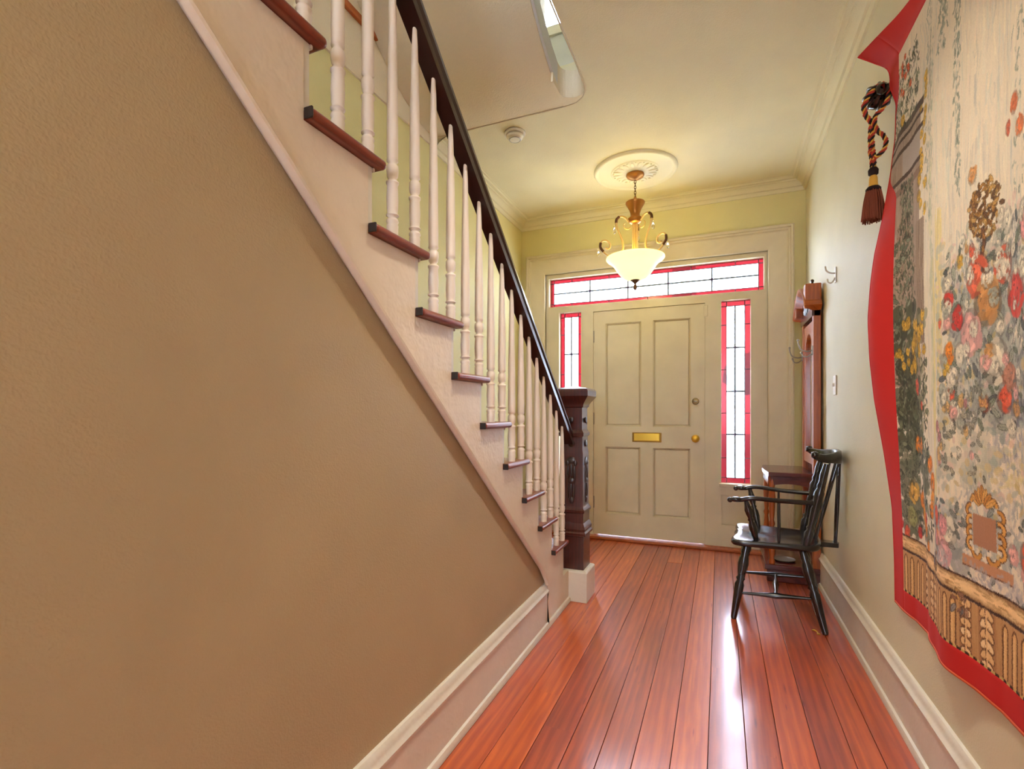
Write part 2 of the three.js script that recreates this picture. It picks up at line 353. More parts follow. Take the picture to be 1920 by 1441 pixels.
// ---------------------------------------------------------------- front door: casing, frame, door, glass
{
  const c = struct(group('trim_2'), 'wide white moulded casing around the front door');
  const path = [[UNIT.x1, 0], [UNIT.x1, UNIT.top], [UNIT.x0, UNIT.top], [UNIT.x0, 0]];
  // offsets run to the left of the path, so away from the opening they are negative
  const prof = [[-0.185, 0], [-0.185, 0.045], [-0.176, 0.050], [-0.164, 0.048], [-0.158, 0.038], [-0.146, 0.036], [-0.140, 0.028], [-0.132, 0.024], [-0.012, 0.022], [-0.006, 0.020], [0.0, 0.014], [0.0, -0.02]];
  mesh('casing', sweep(path, prof, (a, b, h) => V(a, b, DF - h)), M.door, c);
  // frame between the openings
  const DOOR = [-1.088, -0.118, 0.0251, 2.092];
  const s = shapeOf([[UNIT.x0, 0.025], [DOOR[0], 0.025], [DOOR[0], DOOR[3]], [DOOR[1], DOOR[3]], [DOOR[1], 0.025], [UNIT.x1, 0.025], [UNIT.x1, UNIT.top], [UNIT.x0, UNIT.top]]);
  s.holes.push(holeOf(rect(-1.52, 0.332, 2.165, 2.435)), holeOf(rect(-1.418, -1.204, 0.56, 2.105)), holeOf(rect(0.010, 0.234, 0.56, 2.10)),
    holeOf(rect(-1.414, -1.208, 0.21, 0.46)), holeOf(rect(0.012, 0.230, 0.21, 0.46)));
  mesh('door_frame', slabXY(s, DF + 0.014, 0.085, 0.002), M.door, c);
  for (const [a, b] of [[-1.414, -1.208], [0.012, 0.230]]) {
    mesh('panel', slabXY(shapeOf(rect(a - 0.006, b + 0.006, 0.204, 0.466)), DF + 0.036, 0.03), M.door, c);
    mesh('window_sill', rbox(a - 0.02, b + 0.02, 0.53, 0.558, DF - 0.004, DF + 0.05, 0.006), M.door, c);
  }
  mesh('wooden_sill', rbox(-1.75, 0.56, 0.001, 0.0245, DF - 0.062, DF + 0.2, 0.006), M.threshold, c);
  mesh('quarter_round', sweep([[XR, DF - 0.0], [UNIT.x1, DF - 0.0]], [[0, 0.001], [0.02, 0.001], [0.018, 0.014], [0.01, 0.022], [0, 0.025]], (a, b, h) => V(a, h, b)), M.threshold, c);

  const d = struct(group('door_1'), 'cream four-panel front door with brass fittings');
  const z = DF + 0.026;                                   // front face of the stiles
  const ds = shapeOf(rect(DOOR[0] + 0.001, DOOR[1] - 0.001, 0.030, DOOR[3] - 0.002));
  const panels = [[-0.975, -0.655, 1.03, 1.975], [-0.550, -0.235, 1.03, 1.975], [-0.975, -0.660, 0.23, 0.84], [-0.550, -0.237, 0.23, 0.84]];
  for (const p of panels) ds.holes.push(holeOf(rect(...p)));
  mesh('leaf', slabXY(ds, z, 0.045, 0.0015), M.door, d);
  for (const [a, b, y0, y1] of panels) {
    const p = group('panel', d);
    mesh('field', slabXY(shapeOf(rect(a + 0.018, b - 0.018, y0 + 0.018, y1 - 0.018)), z + 0.010, 0.02, 0.004), M.door, p);
    mesh('backing', box(a - 0.005, b + 0.005, y0 - 0.005, y1 + 0.005, z + 0.017, z + 0.034), M.door, p);
    mesh('bead', sweep([[a, y0], [a, y1], [b, y1], [b, y0]].reverse(), [[0, -0.002], [0.006, 0.003], [0.013, 0.013], [0.016, 0.020], [0, 0.020]], (u, v, h) => V(u, v, z + h), true), M.door, p);
  }
  mesh('door_stop', slabXY(shapeOf([[DOOR[0] - 0.03, 0.026], [DOOR[0] + 0.02, 0.026], [DOOR[0] + 0.02, DOOR[3] - 0.02], [DOOR[1] - 0.02, DOOR[3] - 0.02], [DOOR[1] - 0.02, 0.026], [DOOR[1] + 0.03, 0.026], [DOOR[1] + 0.03, DOOR[3] + 0.03], [DOOR[0] - 0.03, DOOR[3] + 0.03]]), DF + 0.0995, 0.02), M.door, c);  // unseen strip behind the leaf, blocks daylight through the door gap
  const slot = group('mail_slot', d);
  mesh('plate', rbox(-0.732, -0.478, 0.890, 0.976, z - 0.006, z + 0.001, 0.003), std({ color: srgb(150, 112, 48), metalness: 1, roughness: 0.4 }), slot);
  mesh('flap', rbox(-0.716, -0.494, 0.902, 0.968, z - 0.012, z - 0.004, 0.004), M.brass, slot);
  const lock = group('deadbolt', d);
  const disc = (r, d0, d1, x, y, seg = 24) => { const g = lathe([[0, 0], [r * 0.86, 0], [r, (d1 - d0) * 0.35], [r, d1 - d0], [0, d1 - d0]], seg); g.rotateX(-Math.PI / 2); g.translate(x, y, -d0); return g; };
  mesh('rose', disc(0.029, z - 0.012, z, -0.195, 1.252), std({ color: srgb(120, 96, 60), metalness: 1, roughness: 0.35 }), lock);
  mesh('thumb_turn', rbox(-0.209, -0.181, 1.247, 1.257, z - 0.030, z - 0.011, 0.004), M.steel, lock);
  const knob = group('door_knob', d);
  mesh('rose', disc(0.034, z - 0.008, z, -0.195, 0.930), M.brass, knob);
  { const g = lathe([[0, 0], [0.018, 0.001], [0.028, 0.010], [0.031, 0.022], [0.026, 0.034], [0.014, 0.042], [0.011, 0.052], [0.013, 0.062]], 24); g.rotateX(-Math.PI / 2); g.translate(-0.195, 0.930, -(z - 0.062)); mesh('handle', g, M.brass, knob); }
  for (const y of [1.86, 1.10, 0.325]) mesh('hinge', (() => { const g = lathe([[0, -0.055], [0.006, -0.054], [0.006, 0.054], [0, 0.055]], 10); g.translate(DOOR[0] + 0.002, y, -(z - 0.005)); return g; })(), M.steel, d);
  mesh('door_bracket', [rbox(-0.128, -0.096, 1.975, 2.07, z - 0.020, z - 0.010, 0.003)], M.door, d);
}
// leaded windows: clear panes with red border panes
function leaded(name, x0, x1, y0, y1, cols, rows, border, label, redN) {
  const w = struct(group(name), label), D = DF + 0.07, t = 0.005;
  const cx0 = x0 + border, cx1 = x1 - border, cy0 = y0 + border, cy1 = y1 - border;
  const pane = (nm, a, b, c, d, m) => mesh(nm, (() => { const g = new THREE.PlaneGeometry(b - a, d - c); g.translate((a + b) / 2, (c + d) / 2, -D); return g; })(), m, w);
  const xs = [cx0, ...cols, cx1], ys = [cy0, ...rows, cy1];
  for (let i = 0; i < xs.length - 1; i++) for (let j = 0; j < ys.length - 1; j++) pane('clear_pane', xs[i], xs[i + 1], ys[j], ys[j + 1], M.clearGlass);
  const bars = [];
  const bar = (a, b, c, d) => bars.push(rbox(a, b, c, d, D - t, D + t, 0.002, 1));
  const hor = x1 - x0 > y1 - y0, cuts = redN;
  const ux = hor ? [x0, ...cuts, x1] : [x0, x1], uy = hor ? [cy0, cy1] : [cy0, ...cuts, cy1];
  for (let i = 0; i < ux.length - 1; i++) { pane('red_pane', ux[i], ux[i + 1], y0, cy0, M.redGlass); pane('red_pane', ux[i], ux[i + 1], cy1, y1, M.redGlass); }
  for (let j = 0; j < uy.length - 1; j++) { pane('red_pane', x0, cx0, uy[j], uy[j + 1], M.redGlass); pane('red_pane', cx1, x1, uy[j], uy[j + 1], M.redGlass); }
  const th = 0.0068;
  for (const c of cols) bar(c - th, c + th, cy0, cy1);
  for (const r of rows) bar(cx0, cx1, r - th, r + th);
  for (const [a, b, c, d] of [[cx0 - 0.003, cx0 + 0.003, y0, y1], [cx1 - 0.003, cx1 + 0.003, y0, y1], [x0, x1, cy0 - 0.003, cy0 + 0.003], [x0, x1, cy1 - 0.003, cy1 + 0.003]]) bar(a, b, c, d);
  for (const c of cuts) for (const e of [0, 1]) hor ? bar(c - 0.003, c + 0.003, e ? cy1 : y0, e ? y1 : cy0) : bar(e ? cx1 : x0, e ? x1 : cx0, c - 0.003, c + 0.003);
  mesh('lead_came', bars, M.lead, w);
  for (const c of cols) for (const r of rows) {
    const g = new THREE.CylinderGeometry(0.017, 0.017, 0.015, 4); g.rotateX(Math.PI / 2); g.translate(c, r, -D); mesh('jewel', g, M.jewel, w);
  }
  return w;
}
leaded('window_1', -1.52, 0.332, 2.165, 2.435, [-1.132, -0.778, -0.425, -0.065], [2.300], 0.036, 'leaded transom window with red glass border over the front door', [-1.307, -0.952, -0.603, -0.234, 0.12]);
leaded('window_2', -1.418, -1.204, 0.56, 2.105, [-1.311], [0.97, 1.335, 1.712], 0.040, 'leaded sidelight with red glass border beside the door hinges', [0.77, 1.15, 1.52, 1.90]);
leaded('window_3', 0.010, 0.234, 0.56, 2.10, [0.118], [0.97, 1.335, 1.706], 0.042, 'leaded sidelight with red glass border beside the door knob', [0.77, 1.15, 1.52, 1.90]);
// upstairs window over the front door; unseen back windows placed to light the hall
function sash(name, W, d, label, bars) {
  const w = struct(group(name), label), b = 0.05, m = (W.y0 + W.y1) / 2;
  const s = shapeOf(rect(W.x0 - 0.09, W.x1 + 0.09, W.y0 - 0.09, W.y1 + 0.09)); s.holes.push(holeOf(rect(W.x0, W.x1, W.y0, W.y1)));
  const inside = d > 0 ? DF : DB;
  mesh('window_frame', slabXY(s, d > 0 ? inside - 0.025 : inside, 0.025, 0.003), M.trim, w);
  const f = shapeOf(rect(W.x0, W.x1, W.y0, W.y1)); f.holes.push(holeOf(rect(W.x0 + b, W.x1 - b, W.y0 + b, m - b / 2)), holeOf(rect(W.x0 + b, W.x1 - b, m + b / 2, W.y1 - b)));
  mesh('window_sash', slabXY(f, d, 0.04, 0.002), M.trim, w);
  const rects = [[W.x0 + b, W.x1 - b, W.y0 + b, m - b / 2], [W.x0 + b, W.x1 - b, m + b / 2, W.y1 - b]];
  for (const [a, c, y0, y1] of rects) { const g = new THREE.PlaneGeometry(c - a, y1 - y0); g.translate((a + c) / 2, (y0 + y1) / 2, -(d + 0.02)); mesh('clear_pane', g, M.clearGlass, w); }
}
sash('window_4', UPWIN, DF + 0.1, 'white sash window in the upper hall');
sash('unseen_window_5', UNSEEN_BACKWIN, DB - 0.12, 'unseen white sash window at the back of the hall');
sash('unseen_window_6', UNSEEN_UPBACK, DB - 0.12, 'unseen white sash window at the back of the upper hall');

// ================================================================ STAIRCASE (one thing: it climbs from the newel towards the back of the hall)
const RUN = 0.2213, RISE = 0.1803, R0 = 3.062, T0 = 0.217, STEPS = 17;
const riserD = (k) => R0 - RUN * k, treadY = (k) => T0 + RISE * k;
{
  const st = tag(group('staircase'), 'straight wooden staircase with white balusters, brown treads and dark handrail', 'staircase');
  const xo = XS + 0.0165, th = 0.045;                     // face of the cut string
  // cut string following the steps
  const pts = [[2.96, 0.0], [2.552, 0.0], [2.552, 0.25], [2.475, 0.335], [-0.80, slopeY(-0.80)], [-0.80, treadY(16) - 0.035]];
  for (let k = 16; k >= 1; k--) { const y = treadY(k) - 0.0275; if (k < 16) pts.push([riserD(k + 1), y]); pts.push([riserD(k), y]); }
  pts.push([riserD(1), treadY(0) - 0.0275], [2.96, treadY(0) - 0.0275]);
  mesh('string_board', slabDY(shapeOf(pts), xo - th, th), M.stringer, st);
  // sloping half-round moulding at the foot of the string
  const mp = [[-0.80, slopeY(-0.80)], [2.43, slopeY(2.43)], [2.474, 0.322], [2.502, 0.294], [2.524, 0.262], [2.534, 0.240]];
  mesh('string_moulding', sweep(mp, [[-0.011, 0], [-0.011, 0.008], [-0.007, 0.016], [0.000, 0.018], [0.006, 0.013], [0.008, 0.006], [0.013, 0.005], [0.013, 0]], (d, y, h) => V(xo - 0.001 + h, y, d)), M.stringer, st);
  // treads, risers
  const treadGeo = (() => {
    const g = join([rbox(XL + 0.015, xo + 0.0265, -0.026, 0, -RUN + 0.001, 0.050, 0.0118, 3)]);
    return g;
  })();
  const endGeo = rbox(xo + 0.002, xo + 0.0255, -0.0255, -0.0005, -RUN - 0.002, -RUN + 0.004, 0.002, 1);
  const coveGeo = rbox(XL + 0.015, xo + 0.003, -0.036, -0.0255, 0.018, 0.026, 0.003, 1);
  const riserGeo = box(XL + 0.015, xo - 0.002, -RISE, -0.0255, 0, 0.018);
  for (let k = 0; k < STEPS; k++) {
    const t = mesh('tread', k ? treadGeo : rbox(XL + 0.015, -0.96, -0.026, 0, -RUN + 0.001, 0.050, 0.014, 3), M.treadWood, st); t.position.set(0, treadY(k), -riserD(k));
    if (k > 0) { const e = mesh('end_grain', endGeo, M.endGrain, t); e.userData.label = 'dark cut end of the tread nosing'; }
    if (k > 0) mesh('cove_moulding', coveGeo, M.stringer, t);
    const r = mesh('riser', riserGeo, M.trim, st); r.position.set(0, treadY(k), -riserD(k));
  }
  // balusters, two to a tread, tapering up into the rail
  const BX = -0.866, railUnder = (d) => 3.392 - 0.8147 * d;
  const balGeo = (H) => {
    const y = (t) => t;
    const p = [[0.0165, 0], [0.0172, 0.026], [0.0180, 0.032], [0.0155, 0.038], [0.0188, 0.044], [0.0165, 0.051], [0.0115, 0.056], [0.0188, 0.061], [0.0188, 0.064], [0.0150, 0.068], [0.0164, 0.080], [0.0180, 0.108], [0.0158, 0.148], [0.0190, 0.154], [0.0190, 0.158], [0.0108, 0.165], [0.0160, 0.173], [0.0182, 0.188], [0.0176, 0.203], [0.0115, 0.211], [0.0175, 0.217], [0.0165, 0.224], [0.0172, 0.26], [0.0158, 0.42], [0.0100, H - 0.06], [0.0065, H]];
    return lathe(p.map(([r, t]) => [r * 0.96, y(t)]), 16);
  };
  const hA = railUnder(0.006) - (T0 + 0.8147 * R0), ya = (d, k) => railUnder(d) - treadY(k) + 0.012;
  const gA = balGeo(ya(riserD(0) + 0.008, 0)), gB = balGeo(ya(riserD(0) - 0.105, 0));
  for (let k = 1; k < STEPS; k++) for (const [off, g] of [[0.008, gA], [-0.105, gB]]) {
    const b = mesh('baluster', g, M.baluster, st); b.position.set(BX, treadY(k), -(riserD(k) + off));
  }
  // handrail
  const rp = [[-0.028, 0.0], [-0.030, 0.020], [-0.024, 0.030], [-0.032, 0.040], [-0.031, 0.054], [-0.022, 0.066], [0.0, 0.071], [0.022, 0.066], [0.031, 0.054], [0.032, 0.040], [0.024, 0.030], [0.030, 0.020], [0.028, 0.0], [-0.028, 0.0]];
  const sl = Math.atan(0.8147), cs = Math.cos(sl), sn = Math.sin(sl);
  const rail = sweep([[0, -0.75], [0, 2.985]], rp, (a, d, h) => V(BX + a, railUnder(d) + h / cs * 1.0, d));
  mesh('handrail', rail, M.rail, st);
  // newel post
  const n = group('newel_post', st); n.userData.label = 'square carved mahogany newel post with moulded cap on a white base';
  const NX = -0.850, ND = 3.065;
  mesh('base_block', squareTurn([[0.105, 0.001], [0.105, 0.178], [0.100, 0.185], [0.09, 0.190]], NX, ND), M.trim, n);
  mesh('shaft', squareTurn([[0.079, 0.186], [0.079, 0.395], [0.092, 0.400], [0.094, 0.415], [0.086, 0.425], [0.090, 0.440], [0.083, 0.462], [0.076, 0.475], [0.076, 0.535], [0.084, 0.540], [0.086, 0.555], [0.078, 0.565], [0.073, 0.580], [0.073, 0.905], [0.069, 0.93], [0.069, 1.005], [0.077, 1.012], [0.079, 1.030], [0.072, 1.040], [0.066, 1.05], [0.066, 1.19]], NX, ND), M.newel, n);
  mesh('cap', squareTurn([[0.064, 1.185], [0.074, 1.192], [0.076, 1.204], [0.082, 1.215], [0.094, 1.232], [0.108, 1.250], [0.113, 1.258], [0.113, 1.290], [0.106, 1.302], [0.09, 1.308], [0.04, 1.318]], NX, ND), M.newel, n);
  // carved drops on the four faces
  for (let f = 0; f < 4; f++) {
    const a = f * Math.PI / 2, list = [];
    const ell = (u, y, ru, ry, rz = 0.008) => { const g = new THREE.SphereGeometry(1, 10, 8); g.scale(ru, ry, rz); g.translate(u, y, 0.0735); return g; };
    list.push(ell(0, 0.86, 0.030, 0.022), ell(-0.024, 0.845, 0.014, 0.020), ell(0.024, 0.845, 0.014, 0.020), ell(0, 0.80, 0.010, 0.05), ell(-0.020, 0.775, 0.008, 0.06), ell(0.020, 0.775, 0.008, 0.06), ell(0, 0.735, 0.024, 0.020, 0.010), ell(0, 0.68, 0.009, 0.05), ell(-0.018, 0.67, 0.007, 0.048), ell(0.018, 0.67, 0.007, 0.048), ell(0, 0.615, 0.018, 0.022, 0.010), ell(0, 0.965, 0.022, 0.022, 0.007), ell(0, 1.11, 0.020, 0.020, 0.008));
    const g = join(list); g.rotateY(a); g.translate(NX, 0, -ND);
    mesh('carving', g, M.newelCarve, n);
  }
}
// the next flight, above the stairwell: plastered underside, outer string
{
  const up = struct(group('stair_flight'), 'plastered underside of the upper stair flight above the stairwell');
  const sy = (d) => { const u = 2.91 - d; return u < 0 ? CEIL : u < 0.6 ? CEIL + 0.6 * u * u : CEIL + 0.216 + 0.72 * (u - 0.6); };
  const low = [], high = [];
  for (let i = 0; i <= 14; i++) { const d = 2.908 - 0.05 * i; low.push([d, sy(d)]); }
  low.push([-1.2, sy(-1.2)]);
  for (const [d] of [...low].reverse()) high.push([d, sy(d) + 0.10]);
  mesh('soffit', polish(slabDY(shapeOf([...low, ...high]), XL + 0.013, -0.875 - XL - 0.013), 0.35), M.soffit, up);
  mesh('outer_string', polish(slabDY(shapeOf([...low.slice(2).map(([d, y]) => [d, y + 0.012]), ...high.slice(0, -2).map(([d, y]) => [d, y + 0.04])]), -0.8745, 0.014), 0.35), M.upstairs, up);
  // rounded end of the slot between flight and ceiling
  const s = new THREE.Shape(); s.moveTo(-0.874, 2.9095); s.lineTo(-0.85, 2.9095);
  for (let k = 1; k <= 10; k++) { const a = Math.PI / 2 * (1 - k / 10); s.lineTo(-0.85 + 0.1495 * Math.cos(a), 2.76 + 0.1495 * Math.sin(a)); }
  s.lineTo(-0.7005, 2.70); s.lineTo(-0.712, 2.70); s.lineTo(-0.712, 2.76);
  for (let k = 1; k <= 12; k++) { const a = Math.PI * k / 12; s.lineTo(-0.786 + 0.074 * Math.cos(a), 2.77 + 0.074 * Math.sin(a)); }
  s.lineTo(-0.862, 2.66); s.lineTo(-0.874, 2.66);
  const g = slabXD(s, CEIL - 0.003, 0.16);
  mesh('rounded_fillet', g, M.soffit, up);
  mesh('plaster_bead', tube([V(-0.7065, CEIL - 0.002, 0.2), V(-0.7065, CEIL - 0.002, 1.5), V(-0.7065, CEIL - 0.002, 2.70), V(-0.710, CEIL - 0.002, 2.79), V(-0.735, CEIL - 0.002, 2.85), V(-0.79, CEIL - 0.002, 2.895), V(-0.86, CEIL - 0.002, 2.908), V(-1.2, CEIL - 0.001, 2.91), V(XL + 0.02, CEIL - 0.001, 2.91)], 0.004, 60, 6), M.soffit, up);
}

// ================================================================ THINGS ON THE CEILING
const LX = -0.600, LD = 3.89;
{
  const m = tag(group('ceiling_medallion'), 'round white plaster ceiling medallion above the pendant lamp', 'medallion');
  const g = lathe([[0.0, -0.030], [0.075, -0.030], [0.09, -0.024], [0.165, -0.016], [0.172, -0.020], [0.180, -0.016], [0.186, -0.010], [0.270, -0.008], [0.280, -0.016], [0.292, -0.022], [0.305, -0.018], [0.312, -0.006], [0.312, 0.0]], 64);
  g.translate(LX, CEIL - 0.0005, -LD); mesh('disc', g, M.plasterWhite, m);
  for (let k = 0; k < 16; k++) {
    const a = k / 16 * Math.PI * 2, e = new THREE.SphereGeometry(1, 10, 6);
    e.scale(0.040, 0.007, 0.015); e.rotateY(-a); e.translate(LX + 0.128 * Math.cos(a), CEIL - 0.020, -LD + 0.128 * Math.sin(a)); mesh('leaf_relief', e, M.plasterWhite, m);
    const b = new THREE.SphereGeometry(0.011, 8, 6); b.scale(1, 0.6, 1); b.translate(LX + 0.16 * Math.cos(a + 0.2), CEIL - 0.018, -LD + 0.16 * Math.sin(a + 0.2)); mesh('bead_relief', b, M.plasterWhite, m);
  }
}
{
  const p = tag(group('pendant_lamp'), 'lit pendant lamp with scrolled gold arms, crystal drops and cream glass bowl', 'lamp');
  p.position.set(LX, 0, -LD);
  const top = CEIL - 0.031;
  mesh('canopy', lathe([[0.0, top - 0.045], [0.012, top - 0.044], [0.030, top - 0.038], [0.062, top - 0.020], [0.068, top - 0.008], [0.066, top], [0, top]], 32), M.lampBronze, p);
  const chain = group('chain', p);
  for (let k = 0; k < 7; k++) { const g = new THREE.TorusGeometry(0.0105, 0.0028, 6, 14); g.scale(0.7, 1.25, 1); g.rotateY(k % 2 ? Math.PI / 2 : 0); g.translate(0, top - 0.058 - k * 0.0205, 0); mesh('chain_link', g, M.lampDark, chain); }
  mesh('body', lathe([[0.0, 2.555], [0.022, 2.556], [0.036, 2.566], [0.040, 2.578], [0.036, 2.588], [0.044, 2.594], [0.045, 2.606], [0.037, 2.614], [0.030, 2.626], [0.029, 2.648], [0.036, 2.682], [0.048, 2.715], [0.058, 2.738], [0.061, 2.752], [0.058, 2.759], [0.028, 2.763], [0.014, 2.772], [0.010, 2.79], [0.008, 2.805], [0, 2.806]].map(([r, y]) => [r * 1.2, 2.806 - (2.806 - y) * 0.82]), 32), M.lampBronze, p);
  mesh('stem', [0, 1, 2].map((k) => { const a = k * 2.094 + 0.4; const g = new THREE.CylinderGeometry(0.0085, 0.0085, 0.42, 10); g.translate(0.016 * Math.cos(a), 2.41, 0.016 * Math.sin(a)); return g; }), M.lampGold, p);
  const curve = [[0.035, 2.575], [0.060, 2.556], [0.085, 2.566], [0.092, 2.590], [0.080, 2.602]];
  const arm = [[0.052, 2.612], [0.075, 2.640], [0.105, 2.652], [0.135, 2.640], [0.150, 2.606], [0.142, 2.560], [0.118, 2.510], [0.100, 2.455], [0.100, 2.405], [0.122, 2.372], [0.160, 2.356], [0.205, 2.345], [0.240, 2.362], [0.268, 2.396], [0.276, 2.430], [0.260, 2.456], [0.228, 2.460], [0.203, 2.442], [0.200, 2.414], [0.218, 2.398], [0.236, 2.406]];
  const azim = [52, 172, 292];
  const camYaw = camera.rotation.y;
  for (const a of azim) {
    // azimuth measured from the right-hand side of the view towards the viewer
    const r = a * Math.PI / 180, ar = r - camYaw;
    const q = new THREE.Vector3(Math.cos(ar), 0, Math.sin(ar));
    const at = ([rad, y]) => new THREE.Vector3(q.x * rad, y, q.z * rad);
    const am = group('scroll_arm', p);
    mesh('rod', [tube(arm.map(at), 0.0078, 90, 8), tube(curve.map(at), 0.0045, 24, 6)], M.lampGold, am);
    const leaf = (pts, w) => { const g = tube(pts.map(at), w, 14, 8); return g; };
    mesh('leaf_wrap', leaf([[0.128, 2.647], [0.148, 2.626], [0.152, 2.598]], 0.0105), M.lampDark, am);
    mesh('leaf_wrap', leaf([[0.252, 2.376], [0.276, 2.408], [0.274, 2.442]], 0.0100), M.lampDark, am);
    for (const [rad, y, s] of [[0.165, 2.585, 1], [0.290, 2.405, 0.9]]) {
      const cr = group('crystal_drop', p);
      const c = at([rad, y]);
      const b1 = new THREE.OctahedronGeometry(0.008 * s, 0); b1.translate(c.x, c.y - 0.012, c.z);
      const dr = lathe([[0.0, -0.05 * s], [0.007 * s, -0.046 * s], [0.0125 * s, -0.034 * s], [0.010 * s, -0.02 * s], [0.003 * s, -0.004], [0, 0]], 8); dr.translate(c.x, c.y - 0.021, c.z);
      mesh('crystal', [b1, dr], M.crystal, cr);
      mesh('hook_wire', tube([at([rad - 0.016, y + 0.01]), at([rad - 0.006, y + 0.003]), c.clone().add(new THREE.Vector3(0, -0.006, 0))], 0.0012, 8, 5), M.lampGold, cr);
    }
  }
  // alabaster bowl, open at the top, and what hangs below it
  const bowl = [];
  const outer = [[0.020, 2.168], [0.055, 2.170], [0.090, 2.186], [0.122, 2.214], [0.148, 2.248], [0.172, 2.284], [0.198, 2.308], [0.222, 2.322], [0.232, 2.334], [0.230, 2.342]];
  for (const q of outer) bowl.push(q);
  for (const q of [...outer].reverse().slice(1)) bowl.push([Math.max(q[0] - 0.005, 0.012), q[1] + 0.005]);
  mesh('glass_bowl', lathe(bowl.map(([r, y]) => [r * 0.95, y]), 48), phys({ color: srgb(250, 238, 196), roughness: 0.6, transmission: 0.08, thickness: 0, emissive: new THREE.Color().setRGB(1, 0.89, 0.46), emissiveIntensity: 0.75 }), p);
  mesh('finial', lathe([[0, 2.090], [0.006, 2.093], [0.014, 2.106], [0.016, 2.118], [0.010, 2.132], [0.007, 2.138], [0.013, 2.148], [0.026, 2.158], [0.036, 2.170], [0.034, 2.176], [0, 2.176]], 20), M.lampDark, p);
  const b = group('bulb', p), bx = -0.046, bz = 0.012;
  mesh('glass', (() => { const g = lathe([[0.010, 2.272], [0.012, 2.282], [0.026, 2.308], [0.029, 2.328], [0.020, 2.350], [0, 2.358]], 14); g.translate(bx, 0, bz); return g; })(), std({ color: srgb(255, 244, 214), emissive: new THREE.Color().setRGB(1, 0.86, 0.40), emissiveIntensity: 3 }), b);
  mesh('socket', (() => { const g = lathe([[0, 2.195], [0.013, 2.196], [0.013, 2.274], [0, 2.275]], 12); g.translate(bx, 0, bz); return g; })(), M.lampGold, b);
  const l = new THREE.PointLight(new THREE.Color().setRGB(1, 0.84, 0.24), 0.26, 0, 2); l.position.set(bx, 2.335, bz); l.castShadow = true; l.shadow.radius = 0.7; l.name = 'bulb_light'; b.add(l);
}
{
  const s = tag(group('smoke_detector'), 'small round white smoke detector on the ceiling near the stairwell', 'smoke detector');
  const x = -1.255, d = 2.99 + 0.07;
  const put = (g) => { g.translate(x, CEIL, -d); return g; };
  mesh('base', put(lathe([[0, -0.016], [0.066, -0.016], [0.070, -0.010], [0.070, 0], [0, 0]], 32)), M.plastic, s);
  mesh('cover', put(lathe([[0, -0.046], [0.030, -0.046], [0.048, -0.040], [0.056, -0.030], [0.058, -0.016], [0, -0.016]], 32)), M.plastic, s);
  mesh('vent_ring', put(lathe([[0.034, -0.0475], [0.037, -0.049], [0.040, -0.0465]], 24)), M.steel, s);
}
// an unseen ceiling lamp behind the viewer, placed to light the near walls
{
  const f = tag(group('unseen_ceiling_lamp'), 'unseen round flush ceiling lamp in the back part of the hall, behind the viewer', 'lamp');
  f.position.set(0.15, 0, 1.3);
  mesh('ceiling_plate', lathe([[0, CEIL - 0.03], [0.15, CEIL - 0.03], [0.16, CEIL - 0.02], [0.16, CEIL], [0, CEIL]], 32), M.lampBronze, f);
  mesh('glass_shade', lathe([[0.0, CEIL - 0.13], [0.06, CEIL - 0.125], [0.11, CEIL - 0.10], [0.14, CEIL - 0.06], [0.145, CEIL - 0.03]], 32), phys({ color: srgb(250, 240, 215), roughness: 0.7, transmission: 0.5, thickness: 0, emissive: new THREE.Color().setRGB(1, 0.80, 0.52), emissiveIntensity: 1.2 }), f);
  const l = new THREE.PointLight(new THREE.Color().setRGB(1, 0.91, 0.80), 1.8, 0, 2); l.position.set(0, CEIL - 0.20, 0); l.castShadow = true; l.shadow.radius = 6; l.name = 'unseen_lamp_light'; f.add(l);
}

// added fill downlight, out of view, to brighten the floor and lower walls
{
  const f = tag(group('added_downlight'), 'added fill downlight in the ceiling above the middle of the hall', 'lamp');
  f.position.set(-0.12, 0, -1.35);
  mesh('trim_ring', lathe([[0.050, CEIL - 0.004], [0.052, CEIL - 0.008], [0.078, CEIL - 0.006], [0.082, CEIL - 0.0005]], 32), M.plastic, f);
  mesh('lens', lathe([[0, CEIL - 0.0025], [0.050, CEIL - 0.0025]], 32), std({ color: srgb(255, 246, 232), emissive: new THREE.Color().setRGB(1, 0.9, 0.78), emissiveIntensity: 3 }), f);
  const l = new THREE.SpotLight(new THREE.Color().setRGB(1, 0.91, 0.76), 12, 0, 0.80, 0.8, 2); l.position.set(0, CEIL - 0.012, 0); l.target.position.set(0, 0, -0.55); l.castShadow = true; l.shadow.radius = 4; l.name = 'added_downlight_beam'; f.add(l, l.target);
}

